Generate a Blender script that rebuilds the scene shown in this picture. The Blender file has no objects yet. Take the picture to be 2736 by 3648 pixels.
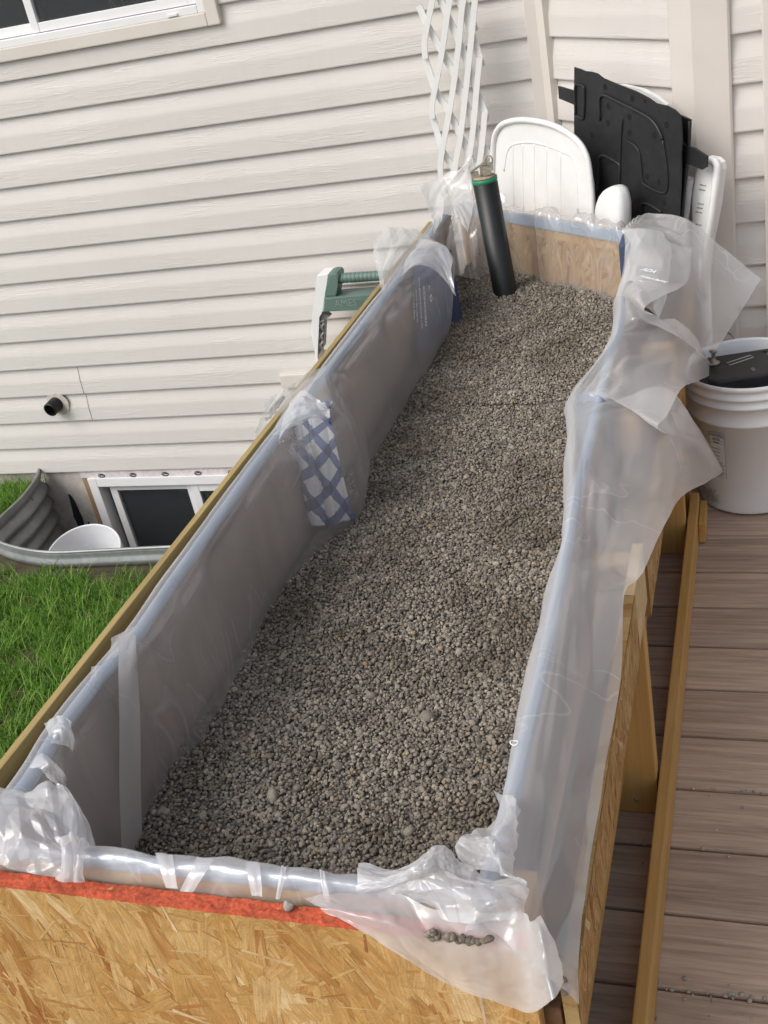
import bpy, bmesh, math, random
import numpy as np
from mathutils import Vector, Matrix, noise
random.seed(7)
rng = np.random.default_rng(11)
SC = bpy.context.scene
COL = SC.collection

# ------------------------------------------------------------------ camera
CAM = Vector((0.0, 0.0, 1.55))
RX = Vector((0.94291029, 0.2784831, -0.18266733))
DN = Vector((-0.01192078, -0.51990153, -0.85414302))
FW = Vector((-0.33283342, 0.80755778, -0.48690076))
cam_d = bpy.data.cameras.new('camera')
cam = bpy.data.objects.new('camera', cam_d); COL.objects.link(cam)
cam.matrix_world = Matrix(((RX.x, -DN.x, -FW.x, CAM.x), (RX.y, -DN.y, -FW.y, CAM.y), (RX.z, -DN.z, -FW.z, CAM.z), (0, 0, 0, 1)))
cam_d.sensor_fit = 'VERTICAL'; cam_d.sensor_height = 36.0; cam_d.sensor_width = 27.0
FPX = 3967.15
cam_d.lens = FPX / 3648 * 36.0
cam_d.clip_start = 0.02; cam_d.clip_end = 500
SC.camera = cam

# ------------------------------------------------------------------ world and sun (bright overcast, open to the left)
SUN_DIR = Vector((-0.55, -0.62, 0.80)).normalized()
w = bpy.data.worlds.new('World'); SC.world = w; w.use_nodes = True
nt = w.node_tree; nt.nodes.clear()
sky = nt.nodes.new('ShaderNodeTexSky'); sky.sky_type = 'NISHITA'; sky.sun_disc = False
sky.sun_elevation = math.asin(SUN_DIR.z); sky.sun_rotation = math.atan2(SUN_DIR.x, SUN_DIR.y)
sky.dust_density = 3.0; sky.air_density = 1.0; sky.ozone_density = 1.0
hs = nt.nodes.new('ShaderNodeHueSaturation'); hs.inputs['Saturation'].default_value = 0.42
bg = nt.nodes.new('ShaderNodeBackground'); bg.inputs['Strength'].default_value = 0.15
wo = nt.nodes.new('ShaderNodeOutputWorld')
nt.links.new(sky.outputs[0], hs.inputs['Color']); nt.links.new(hs.outputs[0], bg.inputs['Color']); nt.links.new(bg.outputs[0], wo.inputs[0])
sd = bpy.data.lights.new('sun', 'SUN'); sd.energy = 1.1; sd.angle = math.radians(35); sd.color = (1.0, 0.965, 0.91)
so = bpy.data.objects.new('sun', sd); COL.objects.link(so)
so.rotation_euler = (-SUN_DIR).to_track_quat('-Z', 'Y').to_euler(); so.location = (-3, -3, 6)
SC.view_settings.view_transform = 'Standard'; SC.view_settings.look = 'None'
SC.view_settings.exposure = 0.35; SC.view_settings.gamma = 1.0
SC.cycles.transparent_max_bounces = 24; SC.cycles.max_bounces = 10; SC.cycles.diffuse_bounces = 4
SC.cycles.caustics_reflective = False; SC.cycles.caustics_refractive = False

# ------------------------------------------------------------------ measuring: a point of the photo's 1659x2212 frame on a plane of the place
KP = 2736 / 1659.0
def ray(px, py):
    return RX * ((px * KP - 1368) / FPX) + DN * ((py * KP - 1824) / FPX) + FW
def P(px, py, x=None, y=None, z=None, n=None, d=None):
    r = ray(px, py)
    if x is not None: t = (x - CAM.x) / r.x
    elif y is not None: t = (y - CAM.y) / r.y
    elif z is not None: t = (z - CAM.z) / r.z
    else:
        n = Vector(n); t = (d - n.dot(CAM)) / n.dot(r)
    return CAM + r * t

# ------------------------------------------------------------------ object helpers
def link_mesh(name, me, mats, parent=None, smooth=False):
    o = bpy.data.objects.new(name, me); COL.objects.link(o)
    for m in (mats if isinstance(mats, (list, tuple)) else [mats]): me.materials.append(m)
    if parent is not None:
        o.parent = parent; o.matrix_parent_inverse = parent.matrix_basis.inverted()
        pp = parent.parent
        if pp is not None: o.matrix_parent_inverse = parent.matrix_basis.inverted()
    if smooth:
        for p in me.polygons: p.use_smooth = True
    return o
def obj(name, bm, mats, parent=None, smooth=False, normals=True):
    me = bpy.data.meshes.new(name)
    if normals: bmesh.ops.recalc_face_normals(bm, faces=bm.faces)
    bm.to_mesh(me); bm.free()
    return link_mesh(name, me, mats, parent, smooth)
def tag(o, label, cat, group=None, kind=None):
    if label: o['label'] = label
    if cat: o['category'] = cat
    if group: o['group'] = group
    if kind: o['kind'] = kind
    return o
def thing(name, label, cat, loc=(0, 0, 0), group=None):
    o = bpy.data.objects.new(name, None); COL.objects.link(o); o.location = loc
    o.empty_display_size = 0.05
    return tag(o, label, cat, group)
def box(bm, lo, hi, bev=0.0, mat=0):
    lo = Vector(lo); hi = Vector(hi)
    g = bmesh.ops.create_cube(bm, size=1.0)
    vs = g['verts']
    for v in vs:
        v.co = Vector(((lo.x + hi.x) / 2 + v.co.x * (hi.x - lo.x), (lo.y + hi.y) / 2 + v.co.y * (hi.y - lo.y), (lo.z + hi.z) / 2 + v.co.z * (hi.z - lo.z)))
    fs = set(f for v in vs for f in v.link_faces)
    for f in fs: f.material_index = mat
    if bev > 0:
        es = list(set(e for v in vs for e in v.link_edges))
        bmesh.ops.bevel(bm, geom=es, offset=bev, segments=2, affect='EDGES', profile=0.6)
    return bm
def prism(bm, pts, off, bev=0.0, mat=0):
    """outline pts (world, planar) thickened by vector off"""
    off = Vector(off)
    a = [bm.verts.new(p) for p in pts]; b = [bm.verts.new(Vector(p) + off) for p in pts]
    n = len(pts)
    fs = [bm.faces.new(a), bm.faces.new(b[::-1])]
    for i in range(n): fs.append(bm.faces.new((a[i], b[i], b[(i + 1) % n], a[(i + 1) % n])))
    for f in fs: f.material_index = mat
    if bev > 0:
        es = list(set(list(fs[0].edges) + list(fs[1].edges)))
        bmesh.ops.bevel(bm, geom=es, offset=bev, segments=2, affect='EDGES', profile=0.6)
    return bm
def cr(pts, n):
    """Catmull-Rom through pts, n samples"""
    pts = [Vector(p) for p in pts]; m = len(pts); out = []
    for i in range(n):
        t = i / (n - 1) * (m - 1); k = min(int(t), m - 2); f = t - k
        p0 = pts[k - 1] if k > 0 else pts[0] * 2 - pts[1]
        p1 = pts[k]; p2 = pts[k + 1]
        p3 = pts[k + 2] if k + 2 < m else pts[-1] * 2 - pts[-2]
        out.append(0.5 * ((2 * p1) + (p2 - p0) * f + (2 * p0 - 5 * p1 + 4 * p2 - p3) * f * f + (3 * p1 - p0 - 3 * p2 + p3) * f ** 3))
    return out
def tube(bm, pts, r, seg=10, caps=True, mat=0, closed=False):
    pts = [Vector(p) for p in pts]; rings = []; n = len(pts); prev = None
    for i, p in enumerate(pts):
        if closed: t = pts[(i + 1) % n] - pts[i - 1]
        else: t = pts[min(i + 1, n - 1)] - pts[max(i - 1, 0)]
        t.normalize()
        if prev is None:
            a = t.orthogonal().normalized()
        else:
            a = (prev - t * prev.dot(t)); a = a.normalized() if a.length > 1e-6 else t.orthogonal().normalized()
        prev = a; b = t.cross(a)
        rr = r[i] if isinstance(r, (list, tuple)) else r
        rings.append([bm.verts.new(p + (a * math.cos(2 * math.pi * j / seg) + b * math.sin(2 * math.pi * j / seg)) * rr) for j in range(seg)])
    m = n if closed else n - 1
    for i in range(m):
        A = rings[i]; B = rings[(i + 1) % n]
        for j in range(seg):
            f = bm.faces.new((A[j], A[(j + 1) % seg], B[(j + 1) % seg], B[j])); f.material_index = mat; f.smooth = True
    if caps and not closed:
        for R in (rings[0][::-1], rings[-1]): bm.faces.new(R).material_index = mat
    return bm
def lathe(bm, prof, c, seg=48, axis=Vector((0, 0, 1)), mat=0, smooth=True):
    axis = Vector(axis).normalized(); a = axis.orthogonal().normalized(); b = axis.cross(a); c = Vector(c)
    rings = []
    for r, h in prof:
        if r < 1e-6: rings.append([bm.verts.new(c + axis * h)])
        else: rings.append([bm.verts.new(c + axis * h + (a * math.cos(2 * math.pi * j / seg) + b * math.sin(2 * math.pi * j / seg)) * r) for j in range(seg)])
    for A, B in zip(rings, rings[1:]):
        for j in range(seg):
            if len(A) == 1 and len(B) == 1: continue
            if len(A) == 1: f = bm.faces.new((A[0], B[(j + 1) % seg], B[j]))
            elif len(B) == 1: f = bm.faces.new((A[j], A[(j + 1) % seg], B[0]))
            else: f = bm.faces.new((A[j], A[(j + 1) % seg], B[(j + 1) % seg], B[j]))
            f.material_index = mat; f.smooth = smooth
    return bm
def text_obj(name, body, size, origin, right, up, mat, parent=None, extrude=0.0004, align='LEFT', spacing=1.0):
    cu = bpy.data.curves.new(name, 'FONT'); cu.body = body; cu.size = size; cu.extrude = extrude; cu.align_x = align; cu.space_character = spacing
    if name == 'printed_lettering': cu.offset = size * 0.032
    tmp = bpy.data.objects.new(name + '_curve', cu)
    me = bpy.data.meshes.new_from_object(tmp); bpy.data.objects.remove(tmp)
    r = Vector(right).normalized(); u = Vector(up); u = (u - r * u.dot(r)).normalized(); nn = r.cross(u)
    M = Matrix(((r.x, u.x, nn.x, origin[0]), (r.y, u.y, nn.y, origin[1]), (r.z, u.z, nn.z, origin[2]), (0, 0, 0, 1)))
    me.transform(M); me.name = name
    return link_mesh(name, me, mat, parent)

# ------------------------------------------------------------------ materials
class NT:
    def __init__(s, name):
        s.m = bpy.data.materials.new(name); s.m.use_nodes = True; s.t = s.m.node_tree; s.t.nodes.clear()
        s.out = s.n('ShaderNodeOutputMaterial')
    def n(s, typ, **kw):
        nd = s.t.nodes.new(typ)
        for k, v in kw.items():
            if k.startswith('i_'): nd.inputs[int(k[2:]) if k[2:].isdigit() else k[2:].replace('_', ' ')].default_value = v
            else: setattr(nd, k, v)
        return nd
    def l(s, a, b): s.t.links.new(a, b)
    def coords(s, scale=(1, 1, 1), rot=(0, 0, 0), loc=(0, 0, 0), src=None):
        if src is None:
            tc = s.n('ShaderNodeNewGeometry').outputs['Position']
        else: tc = src
        mp = s.n('ShaderNodeMapping'); mp.inputs['Scale'].default_value = scale; mp.inputs['Rotation'].default_value = rot; mp.inputs['Location'].default_value = loc
        s.l(tc, mp.inputs[0]); return mp.outputs[0]
    def noise(s, vec, scale=5, detail=3, rough=0.55, dist=0.0):
        nd = s.n('ShaderNodeTexNoise'); nd.inputs['Scale'].default_value = scale; nd.inputs['Detail'].default_value = detail
        nd.inputs['Roughness'].default_value = rough; nd.inputs['Distortion'].default_value = dist
        if vec is not None: s.l(vec, nd.inputs['Vector'])
        return nd
    def ramp(s, fac, stops, interp='LINEAR'):
        r = s.n('ShaderNodeValToRGB'); r.color_ramp.interpolation = interp
        e = r.color_ramp.elements
        while len(e) < len(stops): e.new(0.5)
        for el, (p, c) in zip(e, stops):
            el.position = p; el.color = (c[0], c[1], c[2], 1) if not isinstance(c, (int, float)) else (c, c, c, 1)
        s.l(fac, r.inputs[0]); return r.outputs[0]
    def mix(s, fac, a, b, mode='MIX'):
        m = s.n('ShaderNodeMix', data_type='RGBA', blend_type=mode)
        for sock, v in ((m.inputs[0], fac), (m.inputs[6], a), (m.inputs[7], b)):
            if hasattr(v, 'is_linked'): s.l(v, sock)
            elif isinstance(v, (int, float)): sock.default_value = v
            else: sock.default_value = (v[0], v[1], v[2], 1)
        return m.outputs[2]
    def math(s, op, a, b=None):
        m = s.n('ShaderNodeMath', operation=op)
        for i, v in enumerate((a, b)):
            if v is None: continue
            if hasattr(v, 'is_linked'): s.l(v, m.inputs[i])
            else: m.inputs[i].default_value = v
        return m.outputs[0]
    def bump(s, h, strength=0.3, dist=0.002, nrm=None):
        b = s.n('ShaderNodeBump'); b.inputs['Strength'].default_value = strength; b.inputs['Distance'].default_value = dist
        s.l(h, b.inputs['Height'])
        if nrm is not None: s.l(nrm, b.inputs['Normal'])
        return b.outputs[0]
    def pbr(s, color, rough=0.6, metal=0.0, nrm=None, spec=0.5, coat=0.0):
        b = s.n('ShaderNodeBsdfPrincipled')
        if hasattr(color, 'is_linked'): s.l(color, b.inputs['Base Color'])
        else: b.inputs['Base Color'].default_value = (color[0], color[1], color[2], 1)
        if hasattr(rough, 'is_linked'): s.l(rough, b.inputs['Roughness'])
        else: b.inputs['Roughness'].default_value = rough
        b.inputs['Metallic'].default_value = metal; b.inputs['Specular IOR Level'].default_value = spec
        b.inputs['Coat Weight'].default_value = coat
        if nrm is not None: s.l(nrm, b.inputs['Normal'])
        s.l(b.outputs[0], s.out.inputs[0]); return s.m

def m_plain(name, color, rough=0.55, metal=0.0, var=0.08, scale=30, bump=0.1, spec=0.5):
    t = NT(name); c = t.coords()
    n1 = t.noise(c, scale, 4); n2 = t.noise(c, scale * 0.18, 3)
    f = t.math('MULTIPLY', n1.outputs[0], n2.outputs[0])
    col = t.ramp(f, [(0.1, [x * (1 - var * 1.6) for x in color]), (0.42, [min(1, x * (1 + var)) for x in color])])
    nr = t.bump(n1.outputs[0], bump, 0.001)
    return t.pbr(col, rough, metal, nr, spec)

def m_siding(name, wall='x', base=(0.655, 0.624, 0.592)):
    """vinyl: embossed wavy grain running along the course"""
    t = NT(name)
    if wall == 'x': c = t.coords((1, 1, 1))
    else: c = t.coords((1, 1, 1), (0, 0, math.radians(45)))
    def stretched(sc, loc=(0, 0, 0)):
        mp = t.n('ShaderNodeMapping'); mp.inputs['Scale'].default_value = sc; mp.inputs['Location'].default_value = loc; t.l(c, mp.inputs[0]); return mp.outputs[0]
    n1 = t.noise(stretched((2.6, 3, 34)), 1.0, 3, 0.6, 0.4)
    n2 = t.noise(stretched((5.5, 3, 75), (3.1, 0, 1.7)), 1.0, 2, 0.6, 0.6)
    l1 = t.ramp(n1.outputs[0], [(0.47, 0), (0.495, 1), (0.505, 1), (0.53, 0)])
    l2 = t.ramp(n2.outputs[0], [(0.47, 0), (0.49, 1), (0.51, 1), (0.53, 0)])
    brk = t.ramp(t.noise(stretched((4, 3, 20), (9, 2, 2)), 1, 2).outputs[0], [(0.42, 0), (0.6, 1)])
    h = t.math('MULTIPLY', t.math('ADD', l1, l2), brk)
    dirt = t.noise(stretched((1.2, 1, 2.2)), 1.0, 5, 0.6)
    col = t.ramp(dirt.outputs[0], [(0.25, [x * 0.93 for x in base]), (0.7, base)])
    st = t.noise(stretched((26, 26, 0.9)), 1, 3, .6); col = t.mix(.18, col, t.ramp(st.outputs[0], [(.30, (.90, .885, .86)), (.55, (1, 1, 1))]), 'MULTIPLY')
    col = t.mix(t.math('MULTIPLY', h, 0.10), col, [min(1, x * 1.15) for x in base])
    fine = t.noise(stretched((60, 60, 260)), 1, 2)
    nr = t.bump(fine.outputs[0], 0.06, 0.0008)
    nr = t.bump(h, 0.38, 0.0014, nr)
    return t.pbr(col, 0.48, 0, nr, 0.35)

def m_osb(name, axis='y', tint=1.0, seed=0.0):
    """strand board: three layers of long thin flakes in different directions. axis = normal of the face"""
    t = NT(name)
    rot0 = {'y': (math.radians(90), 0, 0), 'x': (0, math.radians(90), 0), 'd': (math.radians(90), 0, math.radians(40)), 'z': (0, 0, 0)}[axis]
    base = t.coords((1, 1, 1), rot0, (seed, seed * 1.7, 0))
    wn = t.noise(base, 7, 3); wv = t.n('ShaderNodeVectorMath', operation='MULTIPLY_ADD'); t.l(wn.outputs['Color'], wv.inputs[0]); wv.inputs[1].default_value = (0.03, 0.03, 0); t.l(base, wv.inputs[2])
    jn = t.noise(base, 75, 3, 0.7); wv2 = t.n('ShaderNodeVectorMath', operation='MULTIPLY_ADD'); t.l(jn.outputs['Color'], wv2.inputs[0]); wv2.inputs[1].default_value = (0.011, 0.011, 0); t.l(wv.outputs[0], wv2.inputs[2]); wv = wv2
    def layer(ang, sx, sy, loc):
        mp = t.n('ShaderNodeMapping'); mp.inputs['Rotation'].default_value = (0, 0, ang); mp.inputs['Scale'].default_value = (1, 1, 0.001); mp.inputs['Location'].default_value = loc
        t.l(wv.outputs[0], mp.inputs[0])
        mp2 = t.n('ShaderNodeMapping'); mp2.inputs['Scale'].default_value = (sx, sy, 1); t.l(mp.outputs[0], mp2.inputs[0])
        v = t.n('ShaderNodeTexVoronoi'); v.voronoi_dimensions = '2D'; v.feature = 'F1'; v.distance = 'CHEBYCHEV'; v.inputs['Scale'].default_value = 1.0; t.l(mp2.outputs[0], v.inputs['Vector'])
        sp = t.n('ShaderNodeSeparateColor'); t.l(v.outputs['Color'], sp.inputs[0])
        g = t.noise(None, 1, 3, 0.65); mg = t.n('ShaderNodeMapping'); mg.inputs['Scale'].default_value = (sx * 1.0, sy * 16, 1); t.l(mp.outputs[0], mg.inputs[0]); t.l(mg.outputs[0], g.inputs['Vector'])
        return sp.outputs[0], sp.outputs[1], v.outputs['Distance'], g.outputs[0]
    P_ = [(0.30, 0.125, 0.030), (0.52, 0.27, 0.085), (0.60, 0.36, 0.125), (0.66, 0.43, 0.18), (0.74, 0.54, 0.27)]
    P_ = [tuple(x * tint for x in p) for p in P_]
    def colour(r, g):
        c = t.ramp(r, [(0.0, P_[0]), (0.12, P_[1]), (0.45, P_[2]), (0.75, P_[3]), (1.0, P_[4])])
        gm = t.ramp(g, [(0.3, 0.72), (0.65, 1.08)])
        return t.mix(1.0, c, gm, 'MULTIPLY')
    r1, s1, d1, g1 = layer(math.radians(64), 5, 19, (0.3, 0.1, 0))
    r2, s2, d2, g2 = layer(math.radians(50), 8, 46, (1.3, 4.1, 0))
    r3, s3, d3, g3 = layer(math.radians(74), 10, 62, (7.3, 2.1, 0))
    r4, s4, d4, g4 = layer(math.radians(-12), 7, 52, (3.7, 9.1, 0))
    r5, s5, d5, g5 = layer(math.radians(58), 13, 110, (5.7, 1.1, 0))
    r6, s6, d6, g6 = layer(math.radians(20), 55, 240, (2.7, 6.1, 0))
    mean = tuple(x * tint for x in (0.56, 0.345, 0.125))
    c = t.mix(0.45, colour(r1, g1), t.mix(1.0, mean, t.ramp(g1, [(0.3, 0.80), (0.65, 1.06)]), 'MULTIPLY'))
    h = t.math('MULTIPLY', s1, 0.4)
    for r, s, d, g, th in ((r2, s2, d2, g2, 0.66), (r3, s3, d3, g3, 0.74), (r4, s4, d4, g4, 0.90), (r5, s5, d5, g5, 0.80), (r6, s6, d6, g6, 0.90)):
        m = t.math('MULTIPLY', t.math('GREATER_THAN', s, th), t.math('LESS_THAN', d, 0.50))
        m = t.math('MULTIPLY', m, 0.86)
        c = t.mix(m, c, colour(r, g))
        h = t.math('ADD', h, t.math('MULTIPLY', m, t.math('ADD', 0.4, t.math('MULTIPLY', r, 0.6))))
    big = t.noise(base, 3.0, 2); c = t.mix(0.55, c, t.ramp(big.outputs[0], [(0.3, (0.86, 0.74, 0.58)), (0.7, (1, 1, 1))]), 'MULTIPLY')
    sp = t.noise(base, 420, 2); c = t.mix(0.5, c, t.ramp(sp.outputs[0], [(0.30, 0.5), (0.44, 1.0)]), 'MULTIPLY')
    nr = t.bump(h, 0.5, 0.0012)
    return t.pbr(c, 0.62, 0, nr, 0.3)

def m_wood(name, c0, c1, axis='x', rough=0.6, scale=1.0, bump=0.25):
    t = NT(name); st = {'x': (3, 60, 60), 'y': (60, 3, 60), 'z': (60, 60, 3)}[axis]
    geo = t.n('ShaderNodeNewGeometry'); ob = t.n('ShaderNodeObjectInfo')
    add = t.n('ShaderNodeVectorMath', operation='ADD'); t.l(geo.outputs['Position'], add.inputs[0])
    cmb = t.n('ShaderNodeCombineXYZ')
    rd = t.math('MULTIPLY', geo.outputs['Random Per Island'], 31.0)
    for i in range(3): t.l(rd, cmb.inputs[i])
    t.l(cmb.outputs[0], add.inputs[1])
    c = t.coords([x * scale for x in st], src=add.outputs[0])
    n1 = t.noise(c, 1.0, 5, 0.65, 0.6)
    c2 = t.coords([x * 0.25 * scale for x in st], src=add.outputs[0]); n2 = t.noise(c2, 1.0, 3, 0.5, 0.8)
    f = t.math('ADD', t.math('MULTIPLY', n1.outputs[0], 0.6), t.math('MULTIPLY', n2.outputs[0], 0.4))
    col = t.ramp(f, [(0.32, c0), (0.62, c1)])
    isl = t.ramp(geo.outputs['Random Per Island'], [(0, 0.86), (1, 1.08)])
    col = t.mix(1.0, col, isl, 'MULTIPLY')
    nr = t.bump(n1.outputs[0], bump, 0.0012)
    return t.pbr(col, rough, 0, nr, 0.35)

def m_film(name, haze=0.20, tint=(0.92, 0.915, 0.92), rough=0.13):
    """6 mil polyethylene: clear with milky scatter, soft glossy skin, a few creases"""
    t = NT(name); c = t.coords()
    n1 = t.noise(t.coords((1.3, 1.3, 0.6)), 7, 2, 0.5, 0.8)
    cre = t.ramp(n1.outputs[0], [(0.482, 0), (0.5, 1), (0.518, 0)])
    msk = t.ramp(t.noise(c, 5, 1).outputs[0], [(0.5, 0), (0.62, 1)])
    cre = t.math('MULTIPLY', cre, msk)
    n2 = t.noise(c, 11, 2, 0.5, 0.6)
    h = t.math('ADD', t.math('MULTIPLY', cre, 0.10), n2.outputs[0])
    nr = t.bump(h, 0.16, 0.006)
    tr = t.n('ShaderNodeBsdfTransparent'); tr.inputs[0].default_value = (0.95, 0.955, 0.965, 1)
    df = t.n('ShaderNodeBsdfDiffuse'); df.inputs[0].default_value = (*tint, 1); t.l(nr, df.inputs['Normal'])
    tl = t.n('ShaderNodeBsdfTranslucent'); tl.inputs[0].default_value = (*tint, 1); t.l(nr, tl.inputs['Normal'])
    m1 = t.n('ShaderNodeMixShader'); m1.inputs[0].default_value = 0.42; t.l(df.outputs[0], m1.inputs[1]); t.l(tl.outputs[0], m1.inputs[2])
    lw = t.n('ShaderNodeLayerWeight'); lw.inputs['Blend'].default_value = 0.5
    fac = lw.outputs['Facing']
    hz = t.math('ADD', t.math('MULTIPLY', t.math('POWER', fac, 3.0), 0.28), haze)
    hz = t.math('ADD', hz, t.math('MULTIPLY', cre, 0.14))
    m2 = t.n('ShaderNodeMixShader'); t.l(hz, m2.inputs[0]); t.l(tr.outputs[0], m2.inputs[1]); t.l(m1.outputs[0], m2.inputs[2])
    gl = t.n('ShaderNodeBsdfGlossy'); gl.inputs['Roughness'].default_value = rough; gl.inputs[0].default_value = (1, 1, 1, 1); t.l(nr, gl.inputs['Normal'])
    fc = t.math('ADD', t.math('MULTIPLY', t.math('POWER', fac, 5.0), 0.36), 0.075)
    m3 = t.n('ShaderNodeMixShader'); t.l(fc, m3.inputs[0]); t.l(m2.outputs[0], m3.inputs[1]); t.l(gl.outputs[0], m3.inputs[2])
    t.l(m3.outputs[0], t.out.inputs[0]); return t.m

M = {}
M['siding'] = m_siding('vinyl_siding', 'x')
M['siding45'] = m_siding('vinyl_siding_bay', 'd')
M['trim'] = m_plain('vinyl_trim', (0.66, 0.61, 0.56), 0.45, var=0.03, scale=8, bump=0.03)
M['white'] = m_plain('white_vinyl', (0.80, 0.80, 0.80), 0.35, var=0.03, scale=12, bump=0.02)
M['chair'] = m_plain('white_resin', (0.80, 0.80, 0.79), 0.38, var=0.05, scale=14, bump=0.06)
M['pail'] = m_plain('white_pail', (0.76, 0.77, 0.79), 0.35, var=0.04, scale=10, bump=0.03)
M['osb'] = m_osb('strand_board_front', 'y')
M['osb_x'] = m_osb('strand_board_side', 'x', 0.9, 3.3)
M['osb_d'] = m_osb('strand_board_end', 'd', 1.0, 5.1)
M['red'] = m_plain('orange_red_edge_paint', (0.52, 0.092, 0.038), 0.85, var=0.30, scale=260, bump=0.9)
M['pine'] = m_wood('yellow_pine', (0.40, 0.21, 0.055), (0.56, 0.33, 0.11), 'y')
M['pine_z'] = m_wood('yellow_pine_post', (0.42, 0.22, 0.06), (0.58, 0.35, 0.12), 'z')
M['treated'] = m_wood('treated_board_edge', (0.24, 0.165, 0.055), (0.44, 0.325, 0.135), 'y')
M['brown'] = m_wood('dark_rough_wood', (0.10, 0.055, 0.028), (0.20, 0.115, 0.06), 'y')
M['chip'] = m_plain('chipboard', (0.56, 0.41, 0.22), 0.8, var=0.12, scale=200, bump=0.3)
M['deck'] = m_wood('brown_deck_board', (0.300, 0.205, 0.148), (0.570, 0.425, 0.320), 'x', 0.7, 2.2, 0.8)
M['dark'] = m_plain('dark_underside', (0.05, 0.04, 0.035), 0.9)
M['concrete'] = m_plain('parged_concrete', (0.46, 0.42, 0.375), 0.9, var=0.22, scale=24, bump=0.6)
M['steel'] = m_plain('galvanized_steel', (0.30, 0.31, 0.31), 0.45, 0.5, 0.14, 40, 0.05)
M['blackpl'] = m_plain('black_plastic', (0.017, 0.018, 0.020), 0.45, var=0.3, scale=60, bump=0.1, spec=0.45)
M['hole'] = m_plain('hole_disc_black', (0.003, 0.003, 0.003), 0.9)
M['abs'] = m_plain('black_pipe', (0.006, 0.008, 0.008), 0.42, var=0.3, scale=20, bump=0.05)
M['greenrim'] = m_plain('green_pipe_rim', (0.02, 0.22, 0.11), 0.5)
M['clip'] = m_plain('rusty_clip', (0.36, 0.32, 0.26), 0.5, 0.5, 0.25, 120, 0.2)
M['green'] = m_plain('grey_green_plastic', (0.115, 0.185, 0.160), 0.48, var=0.05, scale=50, bump=0.1)
M['greydark'] = m_plain('grey_plastic', (0.36, 0.36, 0.35), 0.6)
M['navy'] = m_plain('navy_board', (0.060, 0.085, 0.150), 0.6, var=0.1)
M['bluepad'] = m_plain('blue_rim_padding', (0.36, 0.43, 0.52), 0.7, var=0.06)
M['film'] = m_film('plastic_film', 0.265)
M['film3'] = m_film('plastic_film_hanging', 0.38, rough=0.17)
M['film2'] = m_film('plastic_film_doubled', 0.52, rough=0.22)
M['ink'] = m_plain('white_ink', (0.80, 0.82, 0.85), 0.6)
M['blackink'] = m_plain('black_ink', (0.02, 0.018, 0.015), 0.7)
M['soil'] = m_plain('soil', (0.10, 0.075, 0.05), 0.95, var=0.4, scale=40, bump=1.0)
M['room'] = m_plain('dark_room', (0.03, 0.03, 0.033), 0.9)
t = NT('dark_glass'); M['glass'] = t.pbr((0.012, 0.014, 0.018), 0.04, 0, None, 0.6)
t = NT('window_glass'); tr = t.n('ShaderNodeBsdfTransparent'); tr.inputs[0].default_value = (.75, .8, .82, 1); gl = t.n('ShaderNodeBsdfGlossy'); gl.inputs['Roughness'].default_value = 0.03
fr = t.n('ShaderNodeFresnel'); fr.inputs['IOR'].default_value = 1.6; ms = t.n('ShaderNodeMixShader'); t.l(fr.outputs[0], ms.inputs[0]); t.l(tr.outputs[0], ms.inputs[1]); t.l(gl.outputs[0], ms.inputs[2]); dd = t.n('ShaderNodeBsdfDiffuse'); dd.inputs[0].default_value = (.42, .46, .50, 1); m2 = t.n('ShaderNodeMixShader'); m2.inputs[0].default_value = .07; t.l(ms.outputs[0], m2.inputs[1]); t.l(dd.outputs[0], m2.inputs[2]); t.l(m2.outputs[0], t.out.inputs[0]); M['pane'] = t.m  # blue-grey diffuse mixed into the pane stands in for sky reflections

# ------------------------------------------------------------------ ground, lawn, deck
bm = bmesh.new()
GZ = -0.45
gs = [(-120, -60), (-6, -2), (6, -2), (120, -60)]
N = 60
for i in range(N + 1):
    for j in range(N + 1):
        u = (i / N - 0.5) * 2; v = (j / N - 0.5) * 2
        x = -2 + math.copysign(abs(u) ** 3, u) * 140; y = 2 + math.copysign(abs(v) ** 3, v) * 140
        bm.verts.new((x, y, GZ + 0.012 * noise.noise(Vector((x * 2, y * 2, 0)))))
bm.verts.ensure_lookup_table()
for i in range(N):
    for j in range(N):
        a = i * (N + 1) + j
        bm.faces.new((bm.verts[a], bm.verts[a + N + 1], bm.verts[a + N + 2], bm.verts[a + 1]))
RX0, RX1, RY0, RY1 = -3.5, -0.9, 2.6, 3.64
for co, no in (((RX0, 0, 0), (1, 0, 0)), ((RX1, 0, 0), (1, 0, 0)), ((0, RY0, 0), (0, 1, 0)), ((0, RY1, 0), (0, 1, 0))):
    bmesh.ops.bisect_plane(bm, geom=bm.verts[:] + bm.edges[:] + bm.faces[:], plane_co=co, plane_no=no)
cut = [f for f in bm.faces if RX0 < f.calc_center_median().x < RX1 and RY0 < f.calc_center_median().y < RY1]
bmesh.ops.delete(bm, geom=cut, context='FACES')
WELL = [(-3.02, 3.585), (-2.985, 3.50), (-2.955, 3.34), (-2.955, 3.19), (-2.94, 3.10), (-2.865, 3.02), (-2.75, 2.972), (-2.586, 2.942), (-2.4, 2.945), (-2.09, 2.965), (-1.75, 2.985), (-1.55, 3.02), (-1.45, 3.09), (-1.40, 3.2), (-1.36, 3.5), (-1.30, 3.585)]
wl = cr([Vector((x, y, GZ)) for x, y in WELL], 60)
ring = [Vector((RX0, RY1, GZ)), Vector((RX0, RY0, GZ)), Vector((RX1, RY0, GZ)), Vector((RX1, RY1, GZ)), Vector((-1.29, RY1, GZ))] + wl[::-1] + [Vector((-3.03, RY1, GZ))]
from mathutils.geometry import tessellate_polygon
rv = [bm.verts.new(p) for p in ring]
for tri_ in tessellate_polygon([ring]): bm.faces.new([rv[i] for i in tri_])
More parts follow.
